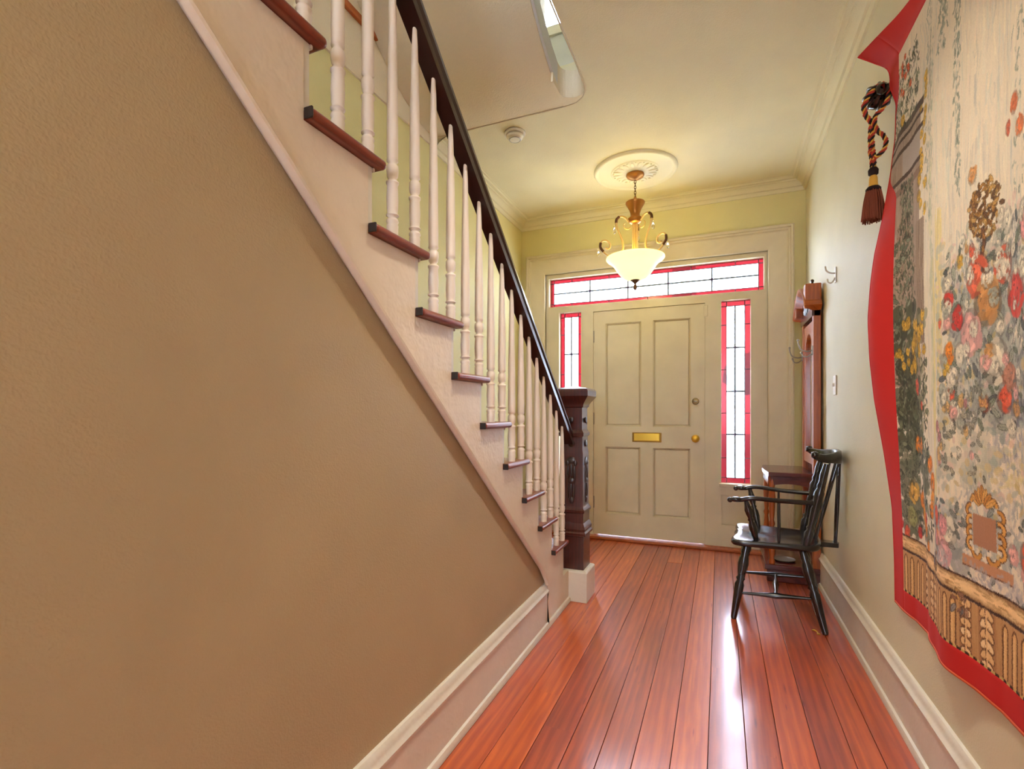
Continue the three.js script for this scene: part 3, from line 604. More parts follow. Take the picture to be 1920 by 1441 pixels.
// ================================================================ CHAIR
{
  const c = tag(group('windsor_armchair'), 'black painted wooden armchair with spindle back and saddle seat against the wall', 'chair');
  // local: u backwards from the front edge, y up, w from the near side to the far side
  const P = (u, y, w) => new THREE.Vector3(u, y, -w);
  c.position.set(0.070, 0, -3.29); c.rotation.y = -0.09;
  // saddle seat
  const seatPts = [];
  const half = [[0.452, 0], [0.450, 0.09], [0.438, 0.15], [0.405, 0.19], [0.34, 0.212], [0.24, 0.224], [0.12, 0.236], [0.05, 0.240], [0.018, 0.228], [0.006, 0.20], [0.008, 0.15], [0.020, 0.08], [0.016, 0.03], [0.010, 0]];
  const full = [...half, ...[...half].reverse().slice(1, -1).map(([u, w]) => [u, -w])];
  const cu = new THREE.CatmullRomCurve3(full.map(([u, w]) => new THREE.Vector3(u, w, 0)), true, 'centripetal').getPoints(72);
  const ctr = [0.235, 0], layers = [[0.90, 0.412], [0.97, 0.414], [1, 0.424], [1, 0.436], [0.985, 0.446], [0.93, 0.449], [0.8, 0.446], [0.6, 0.441], [0.3, 0.438], [0, 0.438]];
  const pos = [], idx = [], N = cu.length - 1;
  for (const [s, y] of layers) for (let i = 0; i < N; i++) { const u = ctr[0] + (cu[i].x - ctr[0]) * s, w = ctr[1] + (cu[i].y - ctr[1]) * s; const q = P(u, y + (s < 0.95 ? 0.010 * Math.exp(-Math.pow(w / 0.05, 2)) * clamp((0.22 - u) / 0.2, 0, 1) : 0), w); pos.push(q.x, q.y, q.z); }
  for (let l = 0; l < layers.length - 1; l++) for (let i = 0; i < N; i++) { const a = l * N + i, b = l * N + (i + 1) % N; idx.push(a, b, b + N, a, b + N, a + N); }
  const bot = pos.length / 3; { const q = P(ctr[0], 0.412, 0); pos.push(q.x, q.y, q.z); } for (let i = 0; i < N; i++) idx.push(bot, (i + 1) % N, i);
  const sg = new THREE.BufferGeometry(); sg.setAttribute('position', new THREE.Float32BufferAttribute(pos, 3)); sg.setIndex(idx); sg.computeVertexNormals();
  mesh('seat', uvMetric(sg), M.black, c);
  const legP = [[0.010, 0], [0.012, 0.02], [0.017, 0.30], [0.020, 0.45], [0.013, 0.50], [0.019, 0.53], [0.013, 0.56], [0.016, 0.60], [0.022, 0.72], [0.019, 0.80], [0.014, 0.85], [0.018, 0.88], [0.012, 1]];
  const feet = [[0.02, -0.225], [0.02, 0.225], [0.46, -0.225], [0.46, 0.225]], tops = [[0.085, -0.165], [0.085, 0.165], [0.355, -0.150], [0.355, 0.150]];
  const legs = feet.map(([u, w], i) => [P(u, 0.001, w), P(tops[i][0], 0.420, tops[i][1])]);
  for (const [a, b] of legs) mesh('leg', turned(a, b, legP.map(([r, t]) => [r * 1.3, t])), M.black, c);
  const on = (i, t) => legs[i][0].clone().lerp(legs[i][1], t);
  const strP = [[0.007, 0], [0.009, 0.2], [0.013, 0.4], [0.017, 0.5], [0.013, 0.6], [0.009, 0.8], [0.007, 1]];
  const s0 = [on(0, 0.34), on(2, 0.40)], s1 = [on(1, 0.34), on(3, 0.40)];
  mesh('stretcher', turned(s0[0], s0[1], strP), M.black, c);
  mesh('stretcher', turned(s1[0], s1[1], strP), M.black, c);
  mesh('stretcher', turned(s0[0].clone().lerp(s0[1], 0.5), s1[0].clone().lerp(s1[1], 0.5), [[0.008, 0], [0.013, 0.08], [0.009, 0.14], [0.011, 0.25], [0.019, 0.5], [0.011, 0.75], [0.009, 0.86], [0.013, 0.92], [0.008, 1]]), M.black, c);
  // back posts, arms, spindles
  const postP = [[0.015, 0], [0.019, 0.10], [0.022, 0.17], [0.013, 0.21], [0.019, 0.235], [0.013, 0.26], [0.017, 0.36], [0.020, 0.45], [0.016, 0.5], [0.020, 0.58], [0.022, 0.66], [0.014, 0.71], [0.019, 0.74], [0.014, 0.78], [0.017, 0.88], [0.012, 1]];
  const crest = (w) => P(0.455 + 0.085 * (1 - (w / 0.20) ** 2), 0, w);
  for (const w of [-0.185, 0.185]) {
    const t = crest(w); t.y = 0.885;
    const base = P(0.372, 0.436, w * 0.97);
    mesh('back_post', turned(base, t, postP.map(([r, q]) => [r * 1.1, q])), M.black, c);
    const joint = base.clone().lerp(t, 0.53), front = P(0.055, 0.672, w * 1.28);
    // arm with a carved knuckle hand
    const armCurve = [front.clone().add(new THREE.Vector3(-0.040, 0.002, 0)), front.clone(), front.clone().add(new THREE.Vector3(0.055, 0.012, 0)), front.clone().lerp(joint, 0.55).add(new THREE.Vector3(0, 0.004, 0)), joint.clone()];
    const ag = tube(armCurve, 0.0125, 36, 10); ag.translate(0, 0, 0);
    const hand = new THREE.SphereGeometry(1, 16, 10); hand.scale(0.036, 0.015, 0.024); hand.translate(front.x - 0.022, front.y + 0.001, front.z);
    const kn = new THREE.SphereGeometry(0.015, 12, 8); kn.translate(front.x - 0.052, front.y - 0.004, front.z);
    mesh('arm', [ag, hand, kn], M.black, c);
    mesh('arm_post', turned(P(0.135, 0.440, w * 1.05), front.clone().add(new THREE.Vector3(0.030, -0.004, 0)), [[0.012, 0], [0.016, 0.12], [0.021, 0.30], [0.019, 0.42], [0.012, 0.50], [0.017, 0.54], [0.012, 0.58], [0.018, 0.68], [0.021, 0.78], [0.015, 0.88], [0.011, 1]]), M.black, c);
    mesh('arm_spindle', turned(P(0.245, 0.440, w * 1.08), front.clone().lerp(joint, 0.52), [[0.006, 0], [0.009, 0.4], [0.006, 1]], 8), M.black, c);
  }
  for (const w of [-0.115, -0.04, 0.04, 0.115]) {
    const t = crest(w); t.y = 0.895;
    mesh('spindle', turned(P(0.425 - 0.35 * w * w, 0.437, w * 0.8), t, [[0.005, 0], [0.0075, 0.35], [0.005, 1]], 8), M.black, c);
  }
  // crest rail with scrolled ears
  const cp = [], ci = []; const NS = 28, sec = [[-0.011, -0.030], [0.011, -0.034], [0.013, 0.0], [0.010, 0.030], [0.0, 0.036], [-0.010, 0.030], [-0.013, 0.0]];
  for (let i = 0; i <= NS; i++) {
    const w = -0.245 + 0.49 * i / NS, e = Math.abs(w) > 0.20 ? (Math.abs(w) - 0.20) / 0.045 : 0, m = crest(clamp(w, -0.235, 0.235)), hgt = 0.914 + 0.018 * e, k = (0.86 + 0.22 * Math.cos(w / 0.245 * Math.PI)) * (e > 0 ? 1 - 0.35 * e : 1);
    for (const [o, y] of sec) cp.push(m.x + o - 0.012 * e, hgt + y * k, -w);
  }
  for (let i = 0; i < NS; i++) for (let j = 0; j < 7; j++) { const a = i * 7 + j, b = i * 7 + (j + 1) % 7; ci.push(a, b, b + 7, a, b + 7, a + 7); }
  const cg = new THREE.BufferGeometry(); cg.setAttribute('position', new THREE.Float32BufferAttribute(cp, 3)); cg.setIndex(ci); cg.computeVertexNormals();
  const ears = [-1, 1].map((s) => { const m = crest(s * 0.235); const g = lathe([[0, -0.018], [0.014, -0.016], [0.018, -0.004], [0.018, 0.004], [0.014, 0.016], [0, 0.018]], 16); g.rotateZ(Math.PI / 2); g.translate(m.x - 0.012, 0.936, -s * 0.245); return g; });
  mesh('crest_rail', [uvMetric(cg), ...ears], M.black, c);
  // tail piece and bracing spindles behind the back
  mesh('tail_piece', (() => { const s = shapeOf([[0.42, -0.045], [0.535, -0.028], [0.540, 0], [0.535, 0.028], [0.42, 0.045]]); const g = extrude(s, 0.020, 0.003); g.rotateX(-Math.PI / 2); g.translate(0, 0.416, 0); return uvMetric(g); })(), M.black, c);
  for (const w of [-0.018, 0.018]) { const t = crest(w * 2.2); t.y = 0.895; mesh('brace_spindle', turned(P(0.522, 0.43, w), t.add(new THREE.Vector3(0.004, 0, 0)), [[0.007, 0], [0.0085, 0.4], [0.006, 1]], 8), M.black, c); }
}

// ================================================================ HALL STAND against the right wall, behind the chair
{
  const h = tag(group('hall_stand'), 'tall reddish wooden hall stand with mirror, coat hooks and small table, behind the armchair', 'hall stand');
  const d0 = 3.83, d1 = 4.33, back = XR - 0.012;
  for (const d of [d0, d1 - 0.055]) {
    mesh('post', rbox(back - 0.045, back, 0.10, 1.84, d, d + 0.055, 0.005), M.oak, h);
  }
  mesh('back_board', box(back - 0.014, back - 0.002, 0.10, 1.80, d0 + 0.05, d1 - 0.05), M.mahogany, h);
  const fr = shapeOf(rect(d0 + 0.056, d1 - 0.056, 0.80, 1.78)); 
  const arch = new THREE.Path(); arch.moveTo(d0 + 0.115, 0.87); arch.lineTo(d1 - 0.115, 0.87); arch.lineTo(d1 - 0.115, 1.60);
  for (let k = 1; k <= 12; k++) { const a = Math.PI * k / 12; arch.lineTo((d0 + d1) / 2 + ((d1 - d0) / 2 - 0.115) * Math.cos(a), 1.60 + 0.11 * Math.sin(a)); }
  fr.holes.push(arch);
  mesh('mirror_frame', slabDY(fr, back - 0.036, 0.018, 0.003), M.oak, h);
  mesh('mirror', box(back - 0.0215, back - 0.016, 0.84, 1.75, d0 + 0.09, d1 - 0.09), M.mirror, h);
  // arched crown with a projecting moulding
  const mid = (d0 + d1) / 2, crown = (e, lift) => {
    const pts = [[d0 - e, 1.80 + lift * 0.3], [d0 - e, 1.87 + lift]];
    for (let k = 0; k <= 14; k++) { const t = k / 14; pts.push([d0 + 0.03 - e + (d1 - d0 - 0.06 + 2 * e) * t, 1.885 + lift + 0.105 * Math.sin(Math.PI * t)]); }
    pts.push([d1 + e, 1.87 + lift], [d1 + e, 1.80 + lift * 0.3]);
    return pts;
  };
  const cr = group('crown', h);
  mesh('crown_board', slabDY(shapeOf(crown(0, 0)), back - 0.050, 0.046, 0.003), M.mahogany, cr);
  const mould = [[d0 - 0.012, 1.845], [d0 + 0.03, 1.90], [d0 + 0.10, 1.945]];
  for (let k = 0; k <= 10; k++) { const t = k / 10; mould.push([d0 + 0.13 + (d1 - d0 - 0.26) * t, 1.965 + 0.035 * Math.sin(Math.PI * t)]); }
  mould.push([d1 - 0.10, 1.945], [d1 - 0.03, 1.90], [d1 + 0.012, 1.845]);
  mesh('crown_moulding', sweep(mould, [[-0.014, 0], [-0.014, 0.055], [-0.004, 0.066], [0.002, 0.085], [0.014, 0.100], [0.030, 0.104], [0.036, 0.098], [0.036, 0]], (d, y, o) => V(back - o, y, d)), M.oak, cr);
  mesh('crown_end_block', rbox(back - 0.095, back, 1.86, 2.015, d0 - 0.012, d0 + 0.065, 0.008), M.oak, cr);
  mesh('crown_end_block', rbox(back - 0.095, back, 1.86, 2.015, d1 - 0.065, d1 + 0.012, 0.008), M.oak, cr);
  for (const d of [d0 + 0.027, d1 - 0.027]) { const g = lathe([[0, 2.050], [0.008, 2.046], [0.012, 2.036], [0.007, 2.024], [0.014, 2.015], [0.014, 2.013]], 12); g.translate(back - 0.048, 0, -d); mesh('finial', g, M.newelCarve, cr); }
  const leafs = []; for (let k = -2; k <= 2; k++) { const g = new THREE.SphereGeometry(1, 10, 8); g.scale(0.009, 0.055 - 0.008 * Math.abs(k), 0.014); g.rotateX(-k * 0.5); g.translate(back - 0.053, 1.895 - 0.01 * Math.abs(k), -(mid + k * 0.035)); leafs.push(g); }
  mesh('crown_carving', leafs, M.newelCarve, cr);
  // brass double hooks
  for (const [d, y] of [[d0 + 0.027, 1.575], [d1 - 0.027, 1.575]]) {
    const hk = group('coat_hook', h), x = back - 0.045;
    mesh('hook_plate', rbox(x - 0.005, x + 0.001, y - 0.035, y + 0.03, d - 0.012, d + 0.012, 0.003), M.steel, hk);
    mesh('hook_arm', [tube([V(x, y, d), V(x - 0.03, y - 0.008, d), V(x - 0.065, y + 0.004, d), V(x - 0.082, y + 0.034, d), V(x - 0.086, y + 0.068, d)], 0.0045, 24, 8), tube([V(x, y - 0.02, d), V(x - 0.028, y - 0.042, d), V(x - 0.052, y - 0.042, d), V(x - 0.066, y - 0.018, d)], 0.004, 20, 8)], M.steel, hk);
    mesh('hook_tip', [[-0.086, 0.070], [-0.066, -0.015]].map(([a, b]) => { const g = new THREE.SphereGeometry(0.008, 12, 8); g.translate(x + a, y + b, -d); return g; }), M.steel, hk);
  }
  // table: top, shaped apron, turned front legs, base
  const x0 = 0.285, top = 0.745;
  mesh('table_top', slabXD((() => { const s = new THREE.Shape(); s.moveTo(x0 + 0.02, d0 - 0.01); s.lineTo(back - 0.04, d0 - 0.01); s.lineTo(back - 0.04, d1 + 0.01); s.lineTo(x0 + 0.02, d1 + 0.01); s.quadraticCurveTo(x0 - 0.015, mid, x0 + 0.02, d0 - 0.01); return s; })(), top - 0.022, 0.022, 0.004), M.mahogany, h);
  const apron = new THREE.Shape(); apron.moveTo(x0 + 0.035, top - 0.026); apron.lineTo(x0 + 0.035, top - 0.090);
  apron.quadraticCurveTo((x0 + back) / 2, top - 0.055, back - 0.05, top - 0.100); apron.lineTo(back - 0.05, top - 0.026);
  for (const d of [d0 + 0.012, d1 - 0.03]) mesh('apron', slabXY(apron, d, 0.018), M.mahogany, h);
  mesh('drawer_front', rbox(x0 + 0.022, x0 + 0.038, top - 0.092, top - 0.026, d0 + 0.032, d1 - 0.032, 0.004), M.mahogany, h);
  const legProf = [[0.016, 0], [0.020, 0.03], [0.013, 0.07], [0.019, 0.12], [0.022, 0.22], [0.017, 0.34], [0.013, 0.42], [0.020, 0.46], [0.013, 0.50], [0.019, 0.62], [0.023, 0.76], [0.016, 0.86], [0.021, 0.90], [0.017, 1]];
  for (const d of [d0 + 0.03, d1 - 0.03]) mesh('leg', turned(V(x0 + 0.045, 0.115, d), V(x0 + 0.045, top - 0.024, d), legProf, 16), M.oak, h);
  mesh('base_shelf', slabXD(shapeOf([[x0, d0 - 0.005], [back, d0 - 0.005], [back, d1 + 0.005], [x0, d1 + 0.005]]), 0.088, 0.026, 0.006), M.mahogany, h);
  mesh('plinth', rbox(x0 + 0.012, back, 0.001, 0.086, d0 + 0.004, d1 - 0.004, 0.006), M.mahogany, h);
  const pan = lathe([[0, 0.002], [0.055, 0.002], [0.068, 0.010], [0.072, 0.014], [0.069, 0.015], [0.054, 0.005], [0, 0.005]], 28); pan.translate(x0 + 0.13, 0.118, -(d0 + 0.13));
  mesh('drip_pan', pan, M.steel, h);
}
// ================================================================ SMALL THINGS ON THE RIGHT WALL AND FLOOR
{
  const k = tag(group('wall_hook'), 'white metal coat hook on the pale wall above the light switch', 'hook');
  const x = XR - 0.0005, y = 1.965, d = 3.435;
  mesh('plate', rbox(x - 0.006, x, y - 0.045, y + 0.045, d - 0.016, d + 0.016, 0.003), M.trim, k);
  mesh('hook_arm', [tube([V(x - 0.004, y + 0.01, d), V(x - 0.03, y + 0.014, d), V(x - 0.05, y + 0.03, d), V(x - 0.056, y + 0.055, d)], 0.005, 20, 8), tube([V(x - 0.004, y - 0.015, d), V(x - 0.025, y - 0.045, d), V(x - 0.040, y - 0.040, d), V(x - 0.044, y - 0.02, d)], 0.0045, 20, 8)], M.trim, k);
}
{
  const s = tag(group('light_switch'), 'cream light switch plate on the wall between the hall stand and the tapestry', 'switch');
  const x = XR - 0.0005, y = 1.318, d = 3.45;
  mesh('plate', rbox(x - 0.007, x, y - 0.058, y + 0.058, d - 0.036, d + 0.036, 0.003), M.plastic, s);
  mesh('toggle', rbox(x - 0.018, x - 0.006, y - 0.008, y + 0.012, d - 0.005, d + 0.005, 0.002), M.plastic, s);
}
{
  const b = tag(group('brass_clip'), 'small curled brass clip lying on the floor beside the chair leg', 'clip');
  mesh('curl', tube([V(0.452, 0.004, 3.055), V(0.462, 0.010, 3.04), V(0.472, 0.005, 3.028), V(0.470, 0.004, 3.012), V(0.480, 0.007, 3.005)], 0.0035, 20, 6), M.brass, b);
}
// ================================================================ TAPESTRY, ROD AND TASSEL
const TD = 2.30, TW = 1.36, TY0 = 0.445, TY1 = 2.535;      // far edge, width, bottom, top
function tapX(s, y) {                                     // distance of the cloth from the centre line
  const edge = [[0.44, 0.612], [0.60, 0.610], [0.80, 0.603], [1.0, 0.578], [1.205, 0.547], [1.36, 0.532], [1.513, 0.526], [1.65, 0.534], [1.757, 0.546], [1.9, 0.573], [2.05, 0.596], [2.2, 0.612], [2.32, 0.615], [2.42, 0.604], [2.48, 0.598], [2.6, 0.596]];
  let e = edge[0][1];
  for (let i = 0; i < edge.length - 1; i++) if (y >= edge[i][0]) { const t = clamp((y - edge[i][0]) / (edge[i + 1][0] - edge[i][0]), 0, 1); e = edge[i][1] + (edge[i + 1][1] - edge[i][1]) * t; }
  const flat = 0.604 + 0.010 * Math.sin(y * 2.1 + 1) - 0.004;
  const k = 1 - sstep(s, 0.0, 0.14);
  const low = sstep(1.5 - y, 0, 1.0);
  const folds = (0.010 + 0.013 * low) * Math.sin(2 * Math.PI * (s - 0.10) / 0.62 + 0.5) * sstep(s, 0.05, 0.3) + 0.004 * Math.sin(s * 31 + y * 1.3) * sstep(s, 0.1, 0.3);
  const corner = 0.105 * Math.pow(clamp((y - 2.45) / 0.085, 0, 1), 1.2) * Math.pow(clamp(1 - s / 0.34, 0, 1), 1.2);
  const x = Math.min(flat + (e - flat) * k + folds - corner, XR - 0.008), rod = sstep(y, 2.34, 2.39) * (1 - sstep(y, 2.46, 2.51));   // the cloth passes in front of its rod
  return x + (Math.min(x, 0.596) - x) * rod;
}
function cloth(from, to, y0, y1, ns, ny, thick = 0.003, uvFn) {
  const pos = [], uv = [], idx = [];
  const nn = (ns + 1) * (ny + 1);
  for (const t of [0, thick]) for (let j = 0; j <= ny; j++) for (let i = 0; i <= ns; i++) {
    const y = y0 + (y1 - y0) * j / ny, s0 = typeof from === 'function' ? from(y) : from, s1 = typeof to === 'function' ? to(y) : to, s = s0 + (s1 - s0) * i / ns;
    pos.push(tapX(s, y) + t, y, -(TD - s)); uv.push(...(uvFn ? uvFn(s, y) : [s, y]));
  }
  for (const b of [0, nn]) for (let j = 0; j < ny; j++) for (let i = 0; i < ns; i++) { const a = b + j * (ns + 1) + i, c = a + ns + 1; b ? idx.push(a, a + 1, c + 1, a, c + 1, c) : idx.push(a, c + 1, a + 1, a, c, c + 1); }
  const edge = []; for (let i = 0; i <= ns; i++) edge.push(i); for (let j = 1; j <= ny; j++) edge.push(j * (ns + 1) + ns); for (let i = ns - 1; i >= 0; i--) edge.push(ny * (ns + 1) + i); for (let j = ny - 1; j >= 1; j--) edge.push(j * (ns + 1));
  edge.forEach((a, k) => { const b = edge[(k + 1) % edge.length]; idx.push(a, b, b + nn, a, b + nn, a + nn); });
  const g = new THREE.BufferGeometry();
  g.setAttribute('position', new THREE.Float32BufferAttribute(pos, 3)); g.setAttribute('uv', new THREE.Float32BufferAttribute(uv, 2)); g.setIndex(idx); g.computeVertexNormals();
  return g;
}
function tapestryPrint(s0, s1, y0, y1) {
  const K = 1000, W = Math.round((s1 - s0) * K), H = Math.round((y1 - y0) * K), cv = canvas(W, H), c = cv.getContext('2d');
  const spread = (s) => s < 0.1 ? s : s < 0.3 ? 0.1 + (s - 0.1) * 1.55 : s < 0.56 ? 0.41 + (s - 0.3) * 0.577 : s;   // the pillar and its garland take the first 0.4 m
  const X = (s) => (spread(s) - s0) * K, Y = (y) => (y1 - y) * K;
  const col = (r, g, b, a = 1) => `rgba(${Math.round(r)},${Math.round(g)},${Math.round(b)},${a})`;
  c.fillStyle = col(232, 216, 192); c.fillRect(0, 0, W, H);
  // woven landscape: loose vertical strokes of many tints
  const tints = [[244, 226, 196], [226, 206, 182], [212, 204, 192], [240, 216, 192], [230, 220, 202], [204, 206, 192], [250, 232, 198], [186, 180, 172]];
  for (let i = 0; i < 5200; i++) {
    const x = rnd() * W, y = rnd() * H, t = tints[Math.floor(rnd() * 8)], v = rr(-14, 14), l = rr(20, 130);
    c.strokeStyle = col(t[0] + v, t[1] + v, t[2] + v, 0.35); c.lineWidth = rr(2, 9);
    c.beginPath(); c.moveTo(x, y); c.quadraticCurveTo(x + rr(-8, 8), y + l / 2, x + rr(-10, 10), y + l); c.stroke();
  }
  const scrub = (sa, sb, ya, yb, n, cols, a = 0.5, w0 = 3, w1 = 9, l0 = 8, l1 = 34, tilt = 10) => {
    for (let i = 0; i < n; i++) { const t = cols[Math.floor(rnd() * cols.length)], v = rr(-12, 12), x = X(rr(sa, sb)), y = Y(rr(ya, yb)), l = rr(l0, l1);
      c.strokeStyle = col(t[0] + v, t[1] + v, t[2] + v, a); c.lineWidth = rr(w0, w1); c.beginPath(); c.moveTo(x, y); c.quadraticCurveTo(x + rr(-tilt, tilt), y + l / 2, x + rr(-tilt, tilt), y + l); c.stroke(); }
  };
  // hazy lake and hills in the middle distance, pale sky light
  scrub(0.72, s1, 1.02, 1.34, 420, [[150, 146, 152], [164, 160, 164], [136, 134, 142]], 0.5, 4, 12, 12, 40, 6);
  scrub(0.66, s1, 0.98, 1.08, 160, [[212, 196, 142], [222, 206, 150], [196, 184, 150]], 0.6, 5, 12, 4, 16, 30);
  scrub(0.60, s1, 0.78, 0.98, 420, [[156, 156, 152], [142, 146, 142], [170, 166, 164]], 0.5, 4, 10, 8, 30, 16);
  // yellow light shafts
  scrub(0.34, 0.42, 0.95, 1.62, 160, [[226, 208, 140], [216, 196, 132]], 0.5, 4, 9, 30, 120, 3);
  scrub(0.44, 0.50, 1.30, 1.75, 120, [[230, 208, 134], [220, 200, 150]], 0.5, 4, 9, 30, 110, 3);
  // hanging vines
  const vine = (s, ya, yb, spread, n, cols) => scrub(s - spread, s + spread, ya, yb, n, cols, 0.6, 3, 8, 6, 26, 12);
  const sage = [[128, 136, 116], [148, 152, 132], [110, 120, 104], [166, 164, 142]], deep = [[64, 66, 46], [46, 48, 36], [84, 84, 58], [102, 106, 78], [124, 130, 100]];
  vine(0.30, 1.75, 2.45, 0.035, 190, sage); vine(0.48, 2.2, 2.45, 0.04, 90, sage); vine(0.60, 1.95, 2.45, 0.020, 120, sage); vine(0.61, 1.75, 2.0, 0.012, 60, sage); vine(0.94, 1.5, 2.2, 0.08, 160, sage); vine(0.36, 1.4, 2.3, 0.03, 150, [[170, 174, 150], [188, 186, 158]]);
  // brown pillar with capital on the left
  c.fillStyle = col(164, 140, 120); c.fillRect(0, Y(2.16), X(0.235), Y(1.25) - Y(2.16));
  scrub(0.0, 0.23, 1.28, 2.16, 360, [[182, 158, 138], [148, 122, 102], [128, 104, 86], [192, 168, 150]], 0.5, 3, 7, 40, 140, 3);
  for (const [ya, yb, t] of [[2.17, 2.145, [84, 66, 52]], [2.13, 2.118, [74, 56, 44]], [2.09, 2.075, [84, 64, 50]], [1.99, 1.975, [78, 58, 46]], [1.955, 1.93, [140, 112, 94]]]) { c.fillStyle = col(...t); c.fillRect(0, Y(ya), X(0.25), Y(yb) - Y(ya)); }
  c.fillStyle = col(176, 160, 148); c.fillRect(X(0.13), Y(2.075), X(0.235) - X(0.13), Y(1.99) - Y(2.075));
  scrub(0.10, 0.17, 1.74, 1.84, 70, [[150, 118, 92], [110, 84, 62], [92, 70, 52]], 0.8, 4, 8, 6, 18, 10);
  c.fillStyle = col(150, 126, 104); c.fillRect(X(0.215), Y(1.78), X(0.26) - X(0.215), Y(1.38) - Y(1.78));
  scrub(0.21, 0.26, 1.38, 1.8, 60, [[112, 88, 72], [176, 152, 130]], 0.6, 2, 5, 50, 140, 2);
  // dark foliage over the pillar
  scrub(0.0, 0.22, 2.16, 2.40, 420, deep, 0.7, 3, 9, 6, 24, 14); scrub(0.12, 0.19, 1.70, 1.97, 260, deep, 0.7, 3, 9, 6, 22, 14); scrub(0.10, 0.20, 1.30, 1.72, 360, deep, 0.65, 3, 8, 6, 20, 14);
  const leaf = (s, y, r, t, ang) => { c.save(); c.translate(X(s), Y(y)); c.rotate(ang); c.fillStyle = col(...t, 0.9); c.beginPath(); c.ellipse(0, 0, r, r * 0.42, 0, 0, 7); c.fill(); c.strokeStyle = col(t[0] * 0.5, t[1] * 0.5, t[2] * 0.5, 0.75); c.lineWidth = 2; c.stroke(); c.lineWidth = 1.5; c.beginPath(); c.moveTo(-r, 0); c.lineTo(r, 0); c.stroke(); c.restore(); };
  const leaves = (sa, sb, ya, yb, n, cols, r0 = 8, r1 = 18) => { for (let i = 0; i < n; i++) { const t = cols[Math.floor(rnd() * cols.length)], v = rr(-10, 10); leaf(rr(sa, sb), rr(ya, yb), rr(r0, r1), [t[0] + v, t[1] + v, t[2] + v], rr(0, 6.3)); } };
  const flower = (s, y, r0, t, petals = 7) => {
    const r = r0 * 1.2; c.save(); c.translate(X(s), Y(y)); c.scale(0.9, 1.08); c.rotate(rr(0, 6));
    c.fillStyle = col(t[0] * 0.5, t[1] * 0.48, t[2] * 0.46, 0.4); c.beginPath(); c.ellipse(2, 4, r * 1.02, r * 0.96, 0, 0, 7); c.fill();
    const dab = (rad, m, w) => { const a = rr(0, 6.283), q = rad * r, v = rr(-16, 16); c.save(); c.translate(Math.cos(a) * q, Math.sin(a) * q); c.rotate(a + rr(-0.6, 0.6) + 1.57); c.fillStyle = col(clamp(t[0] * m + v, 0, 255), clamp(t[1] * m + v * 0.9, 0, 255), clamp(t[2] * m + v * 0.8, 0, 255), 0.85); c.beginPath(); c.ellipse(0, 0, w * r, w * r * rr(0.4, 0.62), 0, 0, 7); c.fill(); c.restore(); };
    for (let i = 0; i < petals * 2; i++) dab(rr(0.55, 0.85), rr(0.82, 1.02), 0.36);
    for (let i = 0; i < petals * 2; i++) dab(rr(0.25, 0.6), rr(0.92, 1.12), 0.3);
    for (let i = 0; i < petals; i++) dab(rr(0.0, 0.3), rr(0.7, 1.15), 0.2);
    for (let i = 0; i < 4; i++) dab(rr(0.2, 0.7), 0.6, 0.09);
    c.restore();
  };
  const orange = [232, 132, 36], yellow = [226, 176, 60], gold = [198, 152, 48], rose = [226, 168, 158], coral = [226, 96, 66], red = [204, 52, 40], white = [226, 214, 192], pink = [222, 150, 150];
  // left garland, on a ground of dark leaves
  const mass = (sa, sb, ya, yb, n, cols, r0, r1, a = 0.8) => { for (let i = 0; i < n; i++) { const t = cols[Math.floor(rnd() * cols.length)], v = rr(-8, 8); c.fillStyle = col(t[0] + v, t[1] + v, t[2] + v, a); c.beginPath(); c.ellipse(X(rr(sa, sb)), Y(rr(ya, yb)), rr(r0, r1), rr(r0, r1) * 1.2, rr(0, 3), 0, 7); c.fill(); } };
  mass(0.10, 0.23, 1.02, 1.52, 90, [[70, 72, 50], [88, 90, 64], [58, 56, 40]], 14, 36); mass(0.10, 0.26, 0.74, 1.04, 70, [[104, 106, 82], [84, 88, 66], [126, 122, 98]], 14, 34, 0.7); mass(0.20, 0.27, 0.9, 1.5, 40, [[150, 140, 104], [128, 126, 96]], 8, 22, 0.6);
  mass(0.30, 0.37, 1.2, 1.9, 60, [[214, 204, 160], [190, 190, 156]], 8, 24, 0.35);
  leaves(0.10, 0.19, 1.30, 1.78, 60, [[112, 118, 92], [142, 146, 118], [84, 90, 66]]);
  for (let i = 0; i < 16; i++) flower(0.245 + rr(-0.012, 0.02), 2.22 - i * 0.028, rr(9, 17), rnd() < 0.7 ? yellow : gold, 5);
  flower(0.125, 2.19, 17, [222, 172, 64], 6); for (let i = 0; i < 8; i++) flower(rr(0.11, 0.17), rr(2.26, 2.40), rr(8, 13), [222, 92, 48], 5);
  scrub(0.10, 0.27, 1.02, 1.34, 420, deep, 0.75, 3, 8, 6, 20, 14); leaves(0.10, 0.27, 1.0, 1.36, 60, [[104, 108, 78], [70, 76, 54], [136, 138, 104]]);
  for (let i = 0; i < 26; i++) flower(rr(0.11, 0.26), rr(1.30, 1.47), rr(11, 22), rnd() < 0.5 ? gold : yellow, 6);
  flower(0.20, 1.245, 22, coral, 7); flower(0.235, 1.18, 12, coral); flower(0.185, 1.05, 24, orange, 5); flower(0.215, 1.05, 22, orange, 5); flower(0.28, 1.00, 24, [236, 132, 40], 6);
  leaves(0.10, 0.30, 0.74, 1.05, 90, [[120, 122, 96], [92, 96, 72], [150, 146, 116], [70, 74, 58]], 8, 20); scrub(0.10, 0.30, 0.78, 1.0, 160, [[90, 92, 74], [130, 128, 104], [60, 60, 48]], 0.6, 3, 7, 6, 18, 12);
